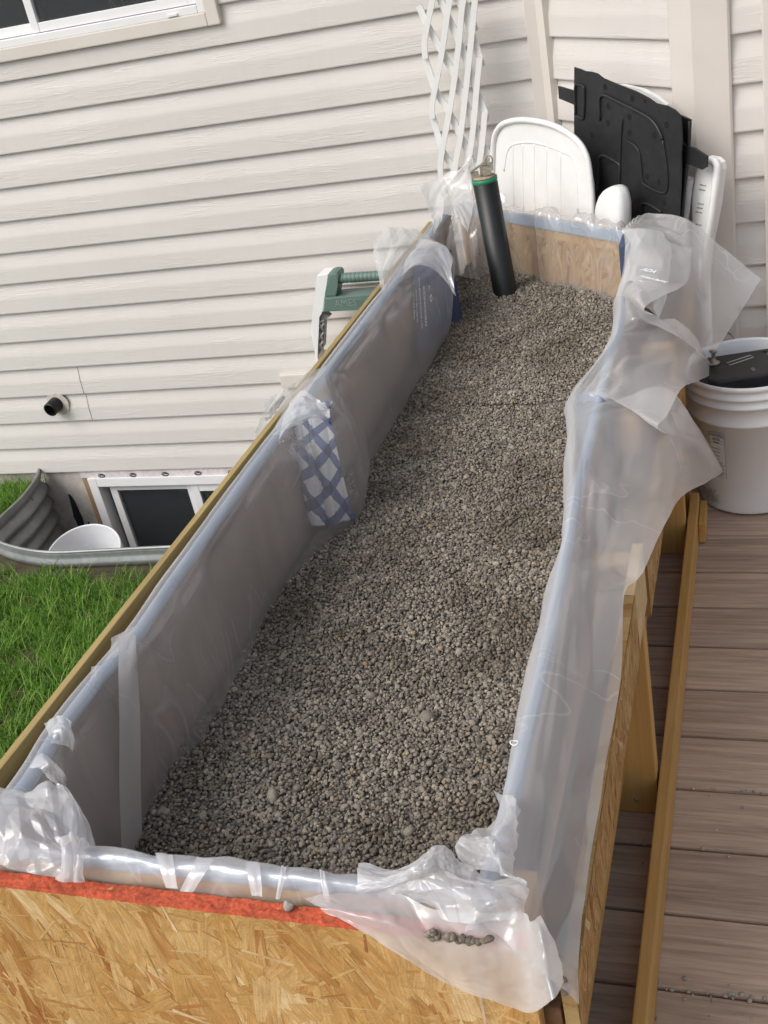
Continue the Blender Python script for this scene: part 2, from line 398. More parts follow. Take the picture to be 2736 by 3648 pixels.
t = NT('ground_soil_turf'); c = t.coords(); n = t.noise(c, 14, 5); n2 = t.noise(c, 2.0, 3)
col = t.ramp(n.outputs[0], [(0.3, (0.05, 0.038, 0.022)), (0.6, (0.10, 0.078, 0.045)), (0.8, (0.17, 0.14, 0.09))])
M['ground'] = t.pbr(col, 0.95, 0, t.bump(n.outputs[0], 0.8, 0.01))
o = obj('ground', bm, M['ground']); tag(o, 'dark soil ground under the grass and the deck', 'ground', kind='structure')

# pit floor inside the window well
bm = bmesh.new(); box(bm, (-3.0, 2.98, -1.05), (-1.3, 3.59, -1.0))
o = obj('well_ground', bm, M['soil']); tag(o, 'dark gravelly ground at the bottom of the window well', 'ground', kind='structure')

# grass blades as scattered tufts
tuftcol = bpy.data.collections.new('grass_tufts')
t = NT('grass_blade'); oi = t.n('ShaderNodeObjectInfo'); gi = t.n('ShaderNodeNewGeometry')
base = t.ramp(gi.outputs['Random Per Island'], [(0, (0.05, 0.13, 0.014)), (0.45, (0.11, 0.27, 0.026)), (0.86, (0.22, 0.44, 0.05)), (0.95, (0.30, 0.40, 0.10)), (1.0, (0.42, 0.36, 0.18))])
bs = t.n('ShaderNodeBsdfPrincipled'); t.l(base, bs.inputs['Base Color']); bs.inputs['Roughness'].default_value = 0.5; bs.inputs['Specular IOR Level'].default_value = 0.3
tl = t.n('ShaderNodeBsdfTranslucent'); t.l(base, tl.inputs[0]); mx = t.n('ShaderNodeMixShader'); mx.inputs[0].default_value = 0.3
t.l(bs.outputs[0], mx.inputs[1]); t.l(tl.outputs[0], mx.inputs[2]); t.l(mx.outputs[0], t.out.inputs[0]); M['blade'] = t.m
for k in range(6):
    bm = bmesh.new()
    for b in range(16):
        bx, by = random.gauss(0, 0.018), random.gauss(0, 0.018); a = random.uniform(0, 6.28); hgt = random.uniform(0.03, 0.085); lean = random.uniform(0.1, 0.95) * hgt; wd = random.uniform(0.0014, 0.0028)
        d = Vector((math.cos(a), math.sin(a), 0)); s = Vector((-d.y, d.x, 0)) * wd; prev = None
        for q in range(4):
            f = q / 3; p = Vector((bx, by, -0.008)) + d * lean * f * f + Vector((0, 0, hgt * (f - 0.25 * f * f)))
            ww = s * (1 - f * 0.9)
            cur = (bm.verts.new(p - ww), bm.verts.new(p + ww))
            if prev: bm.faces.new((prev[0], prev[1], cur[1], cur[0]))
            prev = cur
    me = bpy.data.meshes.new('grass_tuft'); bm.to_mesh(me); bm.free(); me.materials.append(M['blade'])
    tuftcol.objects.link(bpy.data.objects.new('grass_tuft', me))

def scatter(name, verts, faces, inst_col, mats, scl, rot, npts_start):
    """ONE object: its own faces plus instances of inst_col's meshes on its loose vertices"""
    me = bpy.data.meshes.new(name); me.from_pydata(verts, [], faces); me.update()
    nv = len(verts)
    a = me.attributes.new('scl', 'FLOAT', 'POINT'); a.data.foreach_set('value', np.asarray(scl, np.float32))
    a = me.attributes.new('rot', 'FLOAT_VECTOR', 'POINT'); a.data.foreach_set('vector', np.asarray(rot, np.float32).ravel())
    sel = np.zeros(nv, bool); sel[npts_start:] = True
    a = me.attributes.new('seed_point', 'BOOLEAN', 'POINT'); a.data.foreach_set('value', sel)
    o = link_mesh(name, me, mats, smooth=True)
    g = bpy.data.node_groups.new(name + '_scatter', 'GeometryNodeTree')
    g.interface.new_socket('Geometry', in_out='INPUT', socket_type='NodeSocketGeometry'); g.interface.new_socket('Geometry', in_out='OUTPUT', socket_type='NodeSocketGeometry')
    N_ = g.nodes.new; i = N_('NodeGroupInput'); ou = N_('NodeGroupOutput')
    ip = N_('GeometryNodeInstanceOnPoints'); ci = N_('GeometryNodeCollectionInfo'); ci.inputs['Collection'].default_value = inst_col; ci.inputs['Separate Children'].default_value = True; ci.inputs['Reset Children'].default_value = True
    def attr(nm, ty):
        n_ = N_('GeometryNodeInputNamedAttribute'); n_.data_type = ty; n_.inputs['Name'].default_value = nm; return n_.outputs['Attribute']
    L_ = g.links.new
    L_(i.outputs[0], ip.inputs['Points']); L_(attr('seed_point', 'BOOLEAN'), ip.inputs['Selection']); L_(ci.outputs[0], ip.inputs['Instance']); ip.inputs['Pick Instance'].default_value = True
    er = N_('FunctionNodeEulerToRotation'); L_(attr('rot', 'FLOAT_VECTOR'), er.inputs[0]); L_(er.outputs[0], ip.inputs['Rotation']); L_(attr('scl', 'FLOAT'), ip.inputs['Scale'])
    jn = N_('GeometryNodeJoinGeometry'); L_(i.outputs[0], jn.inputs[0]); L_(ip.outputs[0], jn.inputs[0]); L_(jn.outputs[0], ou.inputs[0])
    md = o.modifiers.new('scatter', 'NODES'); md.node_group = g
    return o
pts = []
def lawn_ok(x, y):
    if y > 3.56 or x > -1.0: return False
    if -3.0 < x < -1.2 and y > 2.915: return False
    return True
while len(pts) < 17000:
    x = random.uniform(-4.2, -1.0); y = random.uniform(0.2, 3.58)
    if not lawn_ok(x, y): continue
    if y > 2.84 and -3.05 < x < -1.2 and random.random() < 0.6: continue
    pts.append((x, y, GZ + 0.012 * noise.noise(Vector((x * 2, y * 2, 0)))))
tri = [(-3.5, 1.0, GZ - .02), (-3.49, 1.0, GZ - .02), (-3.5, 1.01, GZ - .02)]
npn = len(pts)
scl = np.concatenate([[1, 1, 1], rng.uniform(0.6, 1.25, npn)])
rot = np.zeros((npn + 3, 3)); rot[3:, 2] = rng.uniform(0, 6.28, npn); rot[3:, :2] = rng.normal(0, 0.12, (npn, 2))
o = scatter('grass', tri + pts, [(0, 1, 2)], tuftcol, M['ground'], scl, rot, 3)
tag(o, 'bright green lawn grass growing up to the house and window well', 'grass', kind='stuff')

# deck
PITCH = 0.1434
bm = bmesh.new()
for kk in range(-22, 18):
    y0 = 1.130 + kk * PITCH + 0.0028; y1 = y0 + PITCH - 0.0056
    if y1 > 3.59: break
    jl = random.uniform(-0.004, 0.004)
    box(bm, (-0.93 + jl, y0, -0.036), (3.4, y1, random.uniform(-0.0008, 0.0008)), 0.005)
deck = obj('deck', bm, M['deck']); tag(deck, 'brown weathered wooden deck boards beside the planter box', 'deck', kind='structure')
bm = bmesh.new()
for x in np.arange(-0.88, 3.4, 0.41): box(bm, (x, -2.0, -0.26), (x + 0.038, 3.58, -0.037))
o = obj('deck_joists_floor', bm, M['dark']); o.name = 'deck_joists'; tag(o, 'dark joists under the deck boards', 'deck frame', kind='structure')
# small stones and grit in the gaps of the deck
bm = bmesh.new()
for i in range(150):
    kk = random.choice([0, -1, -2, -3, -1, -2, 0, 2, 3]); y = 1.130 + kk * PITCH + random.gauss(0, 0.004); x = random.uniform(-0.26, 0.02) if random.random() < 0.85 else random.uniform(-0.2, 0.1)
    if random.random() < 0.25: y += random.uniform(-.06, .06)
    r = random.uniform(0.0018, 0.0042)
    g = bmesh.ops.create_icosphere(bm, subdivisions=1, radius=r)
    q = Vector((random.uniform(.7, 1.3), random.uniform(.7, 1.3), random.uniform(.5, .9)))
    for v in g['verts']: v.co = Vector((v.co.x * q.x + x, v.co.y * q.y + y, v.co.z * q.z + r * 0.4))
M['stone'] = m_plain('grey_stone', (0.42, 0.385, 0.33), 0.8, var=0.3, scale=70, bump=0.4)
o = obj('gravel_crumbs', bm, M['stone'], smooth=True); tag(o, 'grey gravel crumbs caught in the gaps between deck boards', 'gravel', kind='stuff')

# ------------------------------------------------------------------ house
YW = 3.6
CRS = 0.12078
ZB = -0.392
CORNER = (-0.646, YW)
house = thing('house', 'beige vinyl sided house with an angled bay and white windows', 'house', (-0.646, 3.6, -0.45))
def siding(name, p0, p1, z0, z1, mat, parent, phase=ZB):
    """dutch-lap courses from p0 to p1 (xy, seen from the side to the right of p0->p1)"""
    p0 = Vector((*p0, 0)); p1 = Vector((*p1, 0)); d = (p1 - p0).normalized(); n = Vector((d.y, -d.x, 0))
    bm = bmesh.new(); prof = []
    k0 = math.floor((z0 - phase) / CRS)
    z = phase + k0 * CRS
    while z < z1:
        prof += [(0.002, z - 0.0005), (0.0140, z + 0.0005), (0.0150, z + 0.004), (0.0128, z + 0.054), (0.0122, z + 0.060), (0.0106, z + 0.068), (0.0050, z + 0.092), (0.0030, z + 0.102), (0.001, z + CRS - 0.001)]
        z += CRS
    prof = [(a, max(z0, min(z1, b))) for a, b in prof]
    nseg = 12; rows = []
    for a, b in prof:
        rows.append([bm.verts.new(p0 + (p1 - p0) * (i / nseg) + n * a + Vector((0, 0, b))) for i in range(nseg + 1)])
    for A, B in zip(rows, rows[1:]):
        if (A[0].co - B[0].co).length < 1e-6: continue
        for i in range(nseg): bm.faces.new((A[i], A[i + 1], B[i + 1], B[i]))
    return obj(name, bm, mat, parent)
HT = 3.2
wall = siding('siding_wall', (-7.0, YW), (CORNER[0] + 0.01, YW), ZB, HT, M['siding'], house)
wall['label'] = 'long beige lapped siding wall with the windows'
BAYC = (-0.1785, 3.1325)
siding('bay_wall', CORNER, BAYC, 0.0, HT, M['siding45'], house, 0.087 - 0.0)
siding('bay_wall', BAYC, (2.2, BAYC[1]), 0.0, HT, M['siding'], house, 0.0875)
# backing so no light comes through
bm = bmesh.new()
prism(bm, [(-7, YW + .004, -1.3), (CORNER[0] + .003, YW + .004, -1.3), (BAYC[0] + .003, BAYC[1] + .004, -1.3), (2.2, BAYC[1] + .004, -1.3), (2.2, 8, -1.3), (-7, 8, -1.3)], (0, 0, 1.3 + HT))
M['core'] = m_plain('house_core', (0.45, 0.42, 0.38), 0.9)
# openings are boxes cut by building the core behind them (window rooms sit in front of the core face)
# inside corner trim
bm = bmesh.new()
box(bm, (CORNER[0] - 0.047, YW - 0.030, 0.0), (CORNER[0] - 0.006, YW - 0.004, HT), 0.003)
cd = Vector((1, -1, 0)).normalized(); cn = Vector((-1, -1, 0)).normalized()
q0 = Vector((CORNER[0], YW, 0)) + cd * 0.006
prism(bm, [q0 + cn * 0.004, q0 + cd * 0.042 + cn * 0.004, q0 + cd * 0.042 + cn * 0.030, q0 + cn * 0.030], (0, 0, HT), 0.003)
obj('corner_trim', bm, M['trim'], house)
# outside corner post of the bay
bm = bmesh.new(); b3 = Vector((*BAYC, 0)); back = -cd
o1 = b3 + cn * 0.026 + Vector((0.0108, 0, 0)); 
prism(bm, [b3 + back * 0.078 + cn * 0.003, b3 + back * 0.078 + cn * 0.022, b3 + back * 0.072 + cn * 0.026, Vector((b3.x - 0.0105, b3.y - 0.0262, 0)), Vector((b3.x + 0.076, b3.y - 0.0262, 0)), Vector((b3.x + 0.082, b3.y - 0.022, 0)), Vector((b3.x + 0.082, b3.y - 0.003, 0)), b3 + Vector((0, 0.0, 0))], (0, 0, HT), 0.0)
obj('corner_post', bm, M['trim'], house)
# unseen slabs added above the bay only to shade its wall
bm = bmesh.new(); box(bm, (-0.75, 2.93, 1.75), (3.6, YW - .03, 1.9)); box(bm, (-1.7, 2.9, 2.75), (-.751, YW - .03, 2.85))
obj('bay_shade_slab', bm, M['trim'], house)
# door trim at the far right
bm = bmesh.new(); xd = P(1648, 200, y=3.10).x
box(bm, (xd, 3.085, 0.0), (xd + 0.09, 3.128, 2.2), 0.004); obj('door_trim', bm, M['trim'], house)
# foundation
ZF = ZB + 0.004
# basement window: measured edges on the wall
bw_l = P(187, 1024, y=YW - 0.0).x; bw_top = P(310, 1012, y=YW).z
bx0, bx1, bz1, bz0 = -2.80, -1.62, -0.428, -1.0
bm = bmesh.new()
box(bm, (-7.0, YW + 0.004, -1.3), (bx0 - 0.012, YW + 0.2, ZB + 0.01)); box(bm, (bx1 + 0.012, YW + 0.004, -1.3), (CORNER[0], YW + 0.2, ZB + 0.01)); box(bm, (bx0 - 0.012, YW + 0.004, -1.3), (bx1 + 0.012, YW + 0.2, bz0 - 0.004))
obj('foundation', bm, M['concrete'], house)
def window(name, x0, x1, z0, z1, yf, fw, sashes, room, trim=None, label=None):
    """frame bars round the opening, one sash per (xa, xb, inset), pane and a dark room box behind"""
    bm = bmesh.new(); d = 0.07
    box(bm, (x0, yf, z0), (x0 + fw, yf + d, z1), 0.003); box(bm, (x1 - fw, yf, z0), (x1, yf + d, z1), 0.003)
    box(bm, (x0 + fw + .0005, yf, z1 - fw), (x1 - fw - .0005, yf + d, z1), 0.003); box(bm, (x0 + fw + .0005, yf, z0), (x1 - fw - .0005, yf + d, z0 + fw), 0.003)
    fr_ = obj(name, bm, M['white'], house)
    if label: fr_['label'] = label
    for xa, xb, ins, sw in sashes:
        bm = bmesh.new(); ya = yf + ins; za = z0 + fw + 0.002; zb = z1 - fw - 0.002
        box(bm, (xa, ya, za), (xa + sw, ya + 0.03, zb), 0.002); box(bm, (xb - sw, ya, za), (xb, ya + 0.03, zb), 0.002)
        box(bm, (xa + sw + .0005, ya + .001, za), (xb - sw - .0005, ya + 0.03, za + sw), 0.002); box(bm, (xa + sw + .0005, ya + .001, zb - sw), (xb - sw - .0005, ya + 0.03, zb), 0.002)
        obj('sash', bm, M['white'], fr_)
        bm = bmesh.new(); box(bm, (xa + sw * .9, ya + 0.014, za + sw * .9), (xb - sw * .9, ya + 0.018, zb - sw * .9)); obj('pane', bm, M['pane'], fr_)
    # room behind: five inward walls
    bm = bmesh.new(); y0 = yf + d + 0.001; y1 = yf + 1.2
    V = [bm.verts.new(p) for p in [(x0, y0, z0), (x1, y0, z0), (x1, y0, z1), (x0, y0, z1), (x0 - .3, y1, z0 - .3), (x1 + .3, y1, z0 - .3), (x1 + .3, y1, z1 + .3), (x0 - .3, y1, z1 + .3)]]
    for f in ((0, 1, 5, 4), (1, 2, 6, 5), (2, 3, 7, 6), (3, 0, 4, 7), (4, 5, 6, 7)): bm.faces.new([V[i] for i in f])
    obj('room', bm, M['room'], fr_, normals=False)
    return fr_
bwin = window('basement_window', bx0, bx1, bz0, bz1, YW - 0.012, 0.042, [(bx0 + .075, -2.315, 0.03, 0.034), (-2.318, bx1 - .045, 0.012, 0.036)], M['room'], label='white basement slider window with dark glass below the siding')
# flashing tape above the basement window, printed with dark ovals
bm = bmesh.new(); box(bm, (bx0 - 0.03, YW - 0.0055, bz1 + 0.001), (bx1 + 0.04, YW + 0.003, ZB + 0.012)); tape = obj('flashing_tape', bm, m_plain('white_tape', (0.72, 0.66, 0.66), 0.6, var=0.15, scale=80, bump=0.5), house)
bm = bmesh.new()
bm.free()
for i in range(8):
    bm = bmesh.new(); lathe(bm, [(0.0001, 0), (0.017, 0.0), (0.017, 0.001), (0.0001, 0.001)], (bx0 + 0.075 + i * 0.155, YW - 0.0056, bz1 + 0.010), 20, (0, -1, 0))
    for v in bm.verts: v.co.z = bz1 + 0.010 + (v.co.z - bz1 - 0.010) * 0.6
    obj('tape_print', bm, M['blackink'], tape)

for i in range(8):
    text_obj('tape_lettering', 'Tape', 0.012, (bx0 + 0.075 + i * 0.155, YW - 0.0072, bz1 + 0.006), (1, 0, 0), (0, 0, 1), M['ink'], tape, align='CENTER')
# brown rough gap at the left of the basement window
bm = bmesh.new(); box(bm, (bx0 - 0.03, YW - 0.002, bz0), (bx0 - 0.0005, YW + 0.02, bz1 + 0.0005)); obj('raw_wood_gap', bm, m_wood('rusty_wood', (0.14, 0.06, 0.02), (0.38, 0.27, 0.17), 'z'), house)
# black tar smear on the foundation
bm = bmesh.new()
def blob(bm, c, rx, rz, y, n=26, amp=.35, s=1.0):
    vs = [bm.verts.new((c[0] + math.cos(a) * rx * (1 + amp * noise.noise(Vector((math.cos(a) * 2 + s, math.sin(a) * 2, s)))), y, c[1] + math.sin(a) * rz * (1 + amp * noise.noise(Vector((math.cos(a) * 3, s, math.sin(a) * 3)))))) for a in [i * 2 * math.pi / n for i in range(n)]]
    r = bmesh.ops.extrude_face_region(bm, geom=[bm.faces.new(vs)])
    for v in [g for g in r['geom'] if isinstance(g, bmesh.types.BMVert)]: v.co.y -= 0.002
blob(bm, (-2.885, -0.78), 0.02, 0.12, YW + 0.002, s=2.2); blob(bm, (-2.925, -0.66), 0.018, 0.15, YW + .002, s=5.0, amp=.6)
obj('tar_smear', bm, M['blackpl'], house)
# upper window
tr_r = P(776 / KP, 2, y=YW).x; tr_r = P(790 / KP, 84 / KP, y=YW - .02).x; tz = P(790 / KP, 84 / KP, y=YW - .02).z
TW = 0.045
ux1 = tr_r - TW; uz0 = tz + TW * 0.95; ux0 = -3.45; uz1 = uz0 + 1.15
bm = bmesh.new()
for lo, hi in (((tr_r - TW, YW - 0.030, tz), (tr_r, YW + 0.003, uz1 + TW)), ((ux0 - TW, YW - 0.030, tz), (ux0, YW + 0.003, uz1 + TW)), ((ux0 + .0005, YW - 0.030, tz), (tr_r - TW - .0005, YW + 0.003, tz + TW * .95)), ((ux0 + .0005, YW - 0.03, uz1), (tr_r - TW - .0005, YW + .003, uz1 + TW))): box(bm, lo, hi, 0.004)
obj('window_trim', bm, M['trim'], house)
mu = P(120 / KP, 70 / KP, y=YW).x
uwin = window('window', ux0, ux1, uz0, uz1, YW - 0.026, 0.026, [(ux0 + .028, mu + .022, 0.026, 0.032), (mu - .010, ux1 - .028, 0.010, 0.030)], M['room'], label='white sliding window high on the wall with dark room behind')
bm = bmesh.new(); box(bm, (ux1 - 0.135, YW - 0.033, uz0 + 0.004), (ux1 - 0.098, YW - 0.027, uz0 + 0.012), 0.001); obj('weep_cover', bm, M['white'], uwin)
bm = bmesh.new()
for (a, b) in (((235, 0), (266, 95)), ((240, 0), (285, 95)), ((262, 0), (293, 90))):
    pa = P(a[0], a[1], y=YW + .12); pb = P(b[0], b[1], y=YW + .12); pa = pa + (pa - pb) * 6
    tube(bm, cr([pa, (pa + pb) / 2 + Vector((.006, 0, 0)), pb], 8), 0.0012, 5)
obj('blind_cord', bm, M['white'], uwin)
# core with true openings: four solid slabs around the two windows
def slabs(x0, x1, holes, y0, y1, z0, z1):
    bm = bmesh.new(); xs = sorted(set([x0, x1] + [h[0] for h in holes] + [h[1] for h in holes])); zs = sorted(set([z0, z1] + [h[2] for h in holes] + [h[3] for h in holes]))
    for a, b in zip(xs, xs[1:]):
        for c_, d_ in zip(zs, zs[1:]):
            mx_, mz_ = (a + b) / 2, (c_ + d_) / 2
            if any(h[0] < mx_ < h[1] and h[2] < mz_ < h[3] for h in holes): continue
            vs = [bm.verts.new(p) for p in ((a, y0, c_), (b, y0, c_), (b, y0, d_), (a, y0, d_))]; bm.faces.new(vs)
    return bm
obj('wall_core', slabs(-7, CORNER[0], [(ux0 - .01, ux1 + .01, uz0 - .01, uz1 + .01)], YW + 0.0035, 0, ZB + 0.013, HT), M['core'], house)
# siding hole for the upper window is cut from the siding mesh
bm = bmesh.new(); bm.from_mesh(wall.data)
for co, no in (((ux0 - .005, 0, 0), (1, 0, 0)), ((ux1 + .005, 0, 0), (1, 0, 0)), ((0, 0, uz0 - .005), (0, 0, 1)), ((0, 0, uz1 + .005), (0, 0, 1))):
    bmesh.ops.bisect_plane(bm, geom=bm.verts[:] + bm.edges[:] + bm.faces[:], plane_co=co, plane_no=no)
dl = [f for f in bm.faces if ux0 - .004 < f.calc_center_median().x < ux1 + .004 and uz0 - .004 < f.calc_center_median().z < uz1 + .004]
bmesh.ops.delete(bm, geom=dl, context='FACES'); bm.to_mesh(wall.data); bm.free()
# seams between siding lengths
bm = bmesh.new()
def lap(z):
    f = (z - ZB) % CRS; return float(np.interp(f, [0, .0005, .004, .054, .060, .068, .092, .102, CRS], [.014, .014, .0150, .0128, .0122, .011, .005, .003, .001]))
for (a, cc) in (((333, 478), (360, 588)), ((370, 594), (396, 702))):
    p0 = P(a[0] * .5, 553 + a[1] * .5, y=YW - .002); p1 = P(cc[0] * .5, 553 + cc[1] * .5, y=YW - .015); k_ = round((p1.z - ZB) / CRS); z0_ = ZB + k_ * CRS + .001; x_ = (p0.x + p1.x) / 2
    tube(bm, [(x_ + .001 * math.sin(q_ * 2), YW - lap(z0_ + q_ * (CRS - .003)) - .0002, z0_ + q_ * (CRS - .003)) for q_ in np.linspace(0, 1, 30)], 0.0012, 5)
obj('siding_seam', bm, m_plain('seam_shadow', (0.20, 0.18, 0.16), 0.9), house)
# black vent pipe stub with a caulk smear
pc = P(112, 882, y=YW - 0.05)
bm = bmesh.new(); ax = Vector((-0.10, -1, -0.12)).normalized()
lathe(bm, [(0.023, 0.060), (0.029, 0.060), (0.030, 0.057), (0.030, 0.0), (0.033, -0.002), (0.033, -0.03), (0.023, -0.03), (0.023, 0.060)], pc - ax * 0.045, 28, ax)
lathe(bm, [(0.0001, 0.006), (0.023, 0.006)], pc - ax * 0.045, 28, ax)
obj('vent_pipe', bm, M['abs'], house)
bm = bmesh.new(); blob(bm, (pc.x + 0.008, pc.z + 0.004), 0.052, 0.048, YW - 0.0142, amp=.22, s=1.2); obj('caulk_smear', bm, m_plain('stained_caulk', (0.60, 0.55, 0.48), 0.7, var=0.15, scale=50), house)
# small outlet cover half hidden behind the plastic
bm = bmesh.new(); pv = P(622, 818, y=YW - .02); box(bm, (pv.x - .03, YW - .032, pv.z - .035), (pv.x + .085, YW - .012, pv.z + .02), .004); obj('outlet_cover', bm, M['trim'], house)

# ------------------------------------------------------------------ window well
bm = bmesh.new()
path = WELL
pp = cr([Vector((x, y, 0)) for x, y in path], 90)
ztop = lambda i: -0.376 - 0.007 * math.exp(-((i - 42) / 7) ** 2)
rows = []
zz = np.linspace(0, -0.62, 60)
for z in zz:
    row = []
    for i, p in enumerate(pp):
        tn = (pp[min(i + 1, 89)] - pp[max(i - 1, 0)]).normalized(); nn = Vector((-tn.y, tn.x, 0))
        cor = 0.0105 * math.sin((z + 0.03) / 0.072 * 2 * math.pi) if z < -0.03 else 0
        row.append(bm.verts.new(p + nn * cor + Vector((0, 0, ztop(i) + z))))
    rows.append(row)
for A, B in zip(rows, rows[1:]):
    for i in range(89): bm.faces.new((A[i], A[i + 1], B[i + 1], B[i]))
me_tube = bm
tube(bm, [p + Vector((0, 0, ztop(i) + 0.002)) for i, p in enumerate(pp)], 0.0065, 8)
well = obj('window_well', bm, M['steel'], smooth=True, normals=False)
sm = well.modifiers.new('sheet', 'SOLIDIFY'); sm.thickness = 0.002
tag(well, 'corrugated galvanized steel window well sunk beside the basement window', 'window well')
# white pail lying tipped in the well
def pail(name, c, axis, h, rb, rt, mat, wall=0.0025, rings=True):
    bm = bmesh.new(); pr = [(0.0001, 0.004), (rb - .006, 0.003), (rb - .001, 0.006), (rb, 0.012)]
    def R(f): return rb + (rt - rb) * f
    if rings:
        pr += [(R(.70), h * .70), (R(.70) + .006, h * .705), (R(.70) + .006, h * .72), (R(.74) + .0035, h * .73), (R(.82) + .0035, h * .835), (R(.82) + .008, h * .84), (R(.82) + .008, h * .855), (R(.85) + .003, h * .862), (R(.90) + .003, h * .90), (R(.90) + .007, h * .905), (R(.90) + .007, h * .92), (R(.93) + .003, h * .93), (R(.97) + .003, h * .965), (R(.97) + .006, h * .97)]
    pr += [(rt + .006, h * .99), (rt + .004, h), (rt, h), (rt - .002, h * .985), (rb - wall, 0.012), (0.0001, 0.010)]
    return lathe(bm, pr, c, 64, axis)
wp = P(195, 1175, y=3.16); 
wp = Vector((wp.x - .01, 3.17, wp.z - 0.30))
bm = pail('p', wp, Vector((0.10, -0.32, 1)), 0.33, 0.125, 0.148, None, rings=False)
o = obj('pail', bm, M['pail'], smooth=False); tag(o, 'white plastic pail standing tipped inside the steel window well', 'pail')

# ------------------------------------------------------------------ strands pressed into the boards
def m_flake(name, tint=1.0):
    t = NT(name); uv = t.n('ShaderNodeUVMap'); uv.uv_map = 'strand'; gi = t.n('ShaderNodeNewGeometry')
    r = gi.outputs['Random Per Island']
    P_ = [tuple(x * tint for x in p) for p in ((0.36, 0.155, 0.048), (0.46, 0.245, 0.082), (0.53, 0.325, 0.115), (0.58, 0.38, 0.155), (0.61, 0.42, 0.19), (0.72, 0.56, 0.33))]
    c = t.ramp(r, [(0.0, P_[0]), (0.075, P_[1]), (0.24, P_[2]), (0.62, P_[3]), (0.92, P_[4]), (1.0, P_[5])])
    off = t.n('ShaderNodeVectorMath', operation='ADD'); t.l(uv.outputs[0], off.inputs[0]); cb = t.n('ShaderNodeCombineXYZ'); t.l(t.math('MULTIPLY', r, 57.0), cb.inputs[0]); t.l(t.math('MULTIPLY', r, 91.0), cb.inputs[1]); t.l(cb.outputs[0], off.inputs[1])
    g = t.noise(t.coords((14, 420, 1), src=off.outputs[0]), 1, 4, .65, .4); g2 = t.noise(t.coords((22, 60, 1), src=off.outputs[0]), 1, 3, .6, .6)
    c = t.mix(.85, c, t.ramp(g.outputs[0], [(.28, .62), (.62, 1.10)]), 'MULTIPLY')
    c = t.mix(.75, c, t.ramp(g2.outputs[0], [(.30, (.70, .60, .48)), (.62, (1.04, 1.04, 1.04))]), 'MULTIPLY')
    sp = t.noise(t.coords((1, 1, 1)), 520, 2); c = t.mix(.5, c, t.ramp(sp.outputs[0], [(.30, .45), (.44, 1.0)]), 'MULTIPLY')
    big = t.noise(t.coords((1, 1, 1)), 4.5, 3); c = t.mix(.6, c, t.ramp(big.outputs[0], [(.32, (.80, .66, .46)), (.66, (1.03, 1.03, 1.03))]), 'MULTIPLY')
    return t.pbr(c, .62, 0, t.bump(g.outputs[0], .35, .0006), .3)
def flakes(name, o, ux, uy, w_, h_, count, mean_ang, mat, parent, nrm, slivers=200, size=1.0, clip=None):
    """strands lying on the face spanned by ux, uy from corner o"""
    rnd = random.Random(hash(name) % 1000 + count); bm = bmesh.new(); uvl = bm.loops.layers.uv.new('strand')
    o, ux, uy, nrm = Vector(o), Vector(ux), Vector(uy), Vector(nrm)
    for k in range(count + slivers):
        sl = k >= count
        L = (rnd.uniform(.012, .05) if sl else rnd.choice([.06, .09, .12, .15]) * rnd.uniform(.7, 1.2)) * size; W = (rnd.uniform(.0012, .004) if sl else rnd.choice([.009, .014, .02, .028]) * rnd.uniform(.7, 1.2)) * size
        a = math.radians(mean_ang) + (rnd.gauss(0, .30) if rnd.random() < (.85 if not sl else .55) else rnd.uniform(-1.6, 1.6))
        if sl and rnd.random() < .35: a = rnd.gauss(0.05, .15)
        ca, sa = math.cos(a), math.sin(a); cx, cy = rnd.uniform(-.02, w_ + .02), rnd.uniform(-.02, h_ + .02)
        dep = .00005 + .0011 * (k / (count + slivers)) + rnd.uniform(-.0001, .0001); tl_ = rnd.uniform(-.004, .004); tw = rnd.uniform(-.012, .012)
        tp_ = rnd.uniform(-.35, .35); sl0, sl1 = rnd.uniform(-.5, .5), rnd.uniform(-.5, .5); ph = rnd.uniform(0, 9)
        pts = []; n_ = 6
        for i in range(n_):
            f = i / (n_ - 1) * 2 - 1; pts.append((f * L / 2, -(W / 2) * (1 + tp_ * f) * (1 + .12 * noise.noise(Vector((f * 2, ph, 0))))))
        for i in range(4):
            f = (i + .5) / 4 * 2 - 1; pts.append((L / 2 + W * (sl1 * f * .8 + rnd.uniform(-.35, .35)), f * W / 2 * (1 + tp_)))
        for i in range(n_):
            f = 1 - i / (n_ - 1) * 2; pts.append((f * L / 2, (W / 2) * (1 + tp_ * f) * (1 + .12 * noise.noise(Vector((f * 2, ph, 4))))))
        for i in range(4):
            f = 1 - (i + .5) / 4 * 2; pts.append((-L / 2 + W * (sl0 * f * .8 + rnd.uniform(-.35, .35)), f * W / 2 * (1 - tp_)))
        vs = []; uvs = []
        for u, v in pts:
            x = cx + u * ca - v * sa; y = cy + u * sa + v * ca
            x = max(.0004, min(w_ - .0004, x)); y = max(.0004, min(h_ - .0004, y))
            if clip: y = clip(x, y)
            vs.append(o + ux * x + uy * y + nrm * max(.00002, dep + u * tl_ + v * tw)); uvs.append((u, v))
        try: f = bm.faces.new([bm.verts.new(p) for p in vs])
        except ValueError: continue
        if f.calc_area() < 1e-6: bmesh.ops.delete(bm, geom=[f], context='FACES'); continue
        for lp, q in zip(f.loops, uvs): lp[uvl].uv = q
    bmesh.ops.triangulate(bm, faces=bm.faces[:])
    return obj(name, bm, mat, parent, normals=False)
M['flake'] = m_flake('wood_strand'); M['flake_dark'] = m_flake('wood_strand_shade_side', .85);  # flake_dark: deck-side shade put into a darker copy of the strands
M['osb_in'] = m_wood('stained_inner_board', (0.20, 0.140, 0.112), (0.44, 0.335, 0.275), 'z', .7, .28, .1); M['osb_shade'] = m_osb('strand_board_outer_shaded', 'x', 0.55, 3.3)  # osb_shade: shade on the outer strips worked into the dark tint

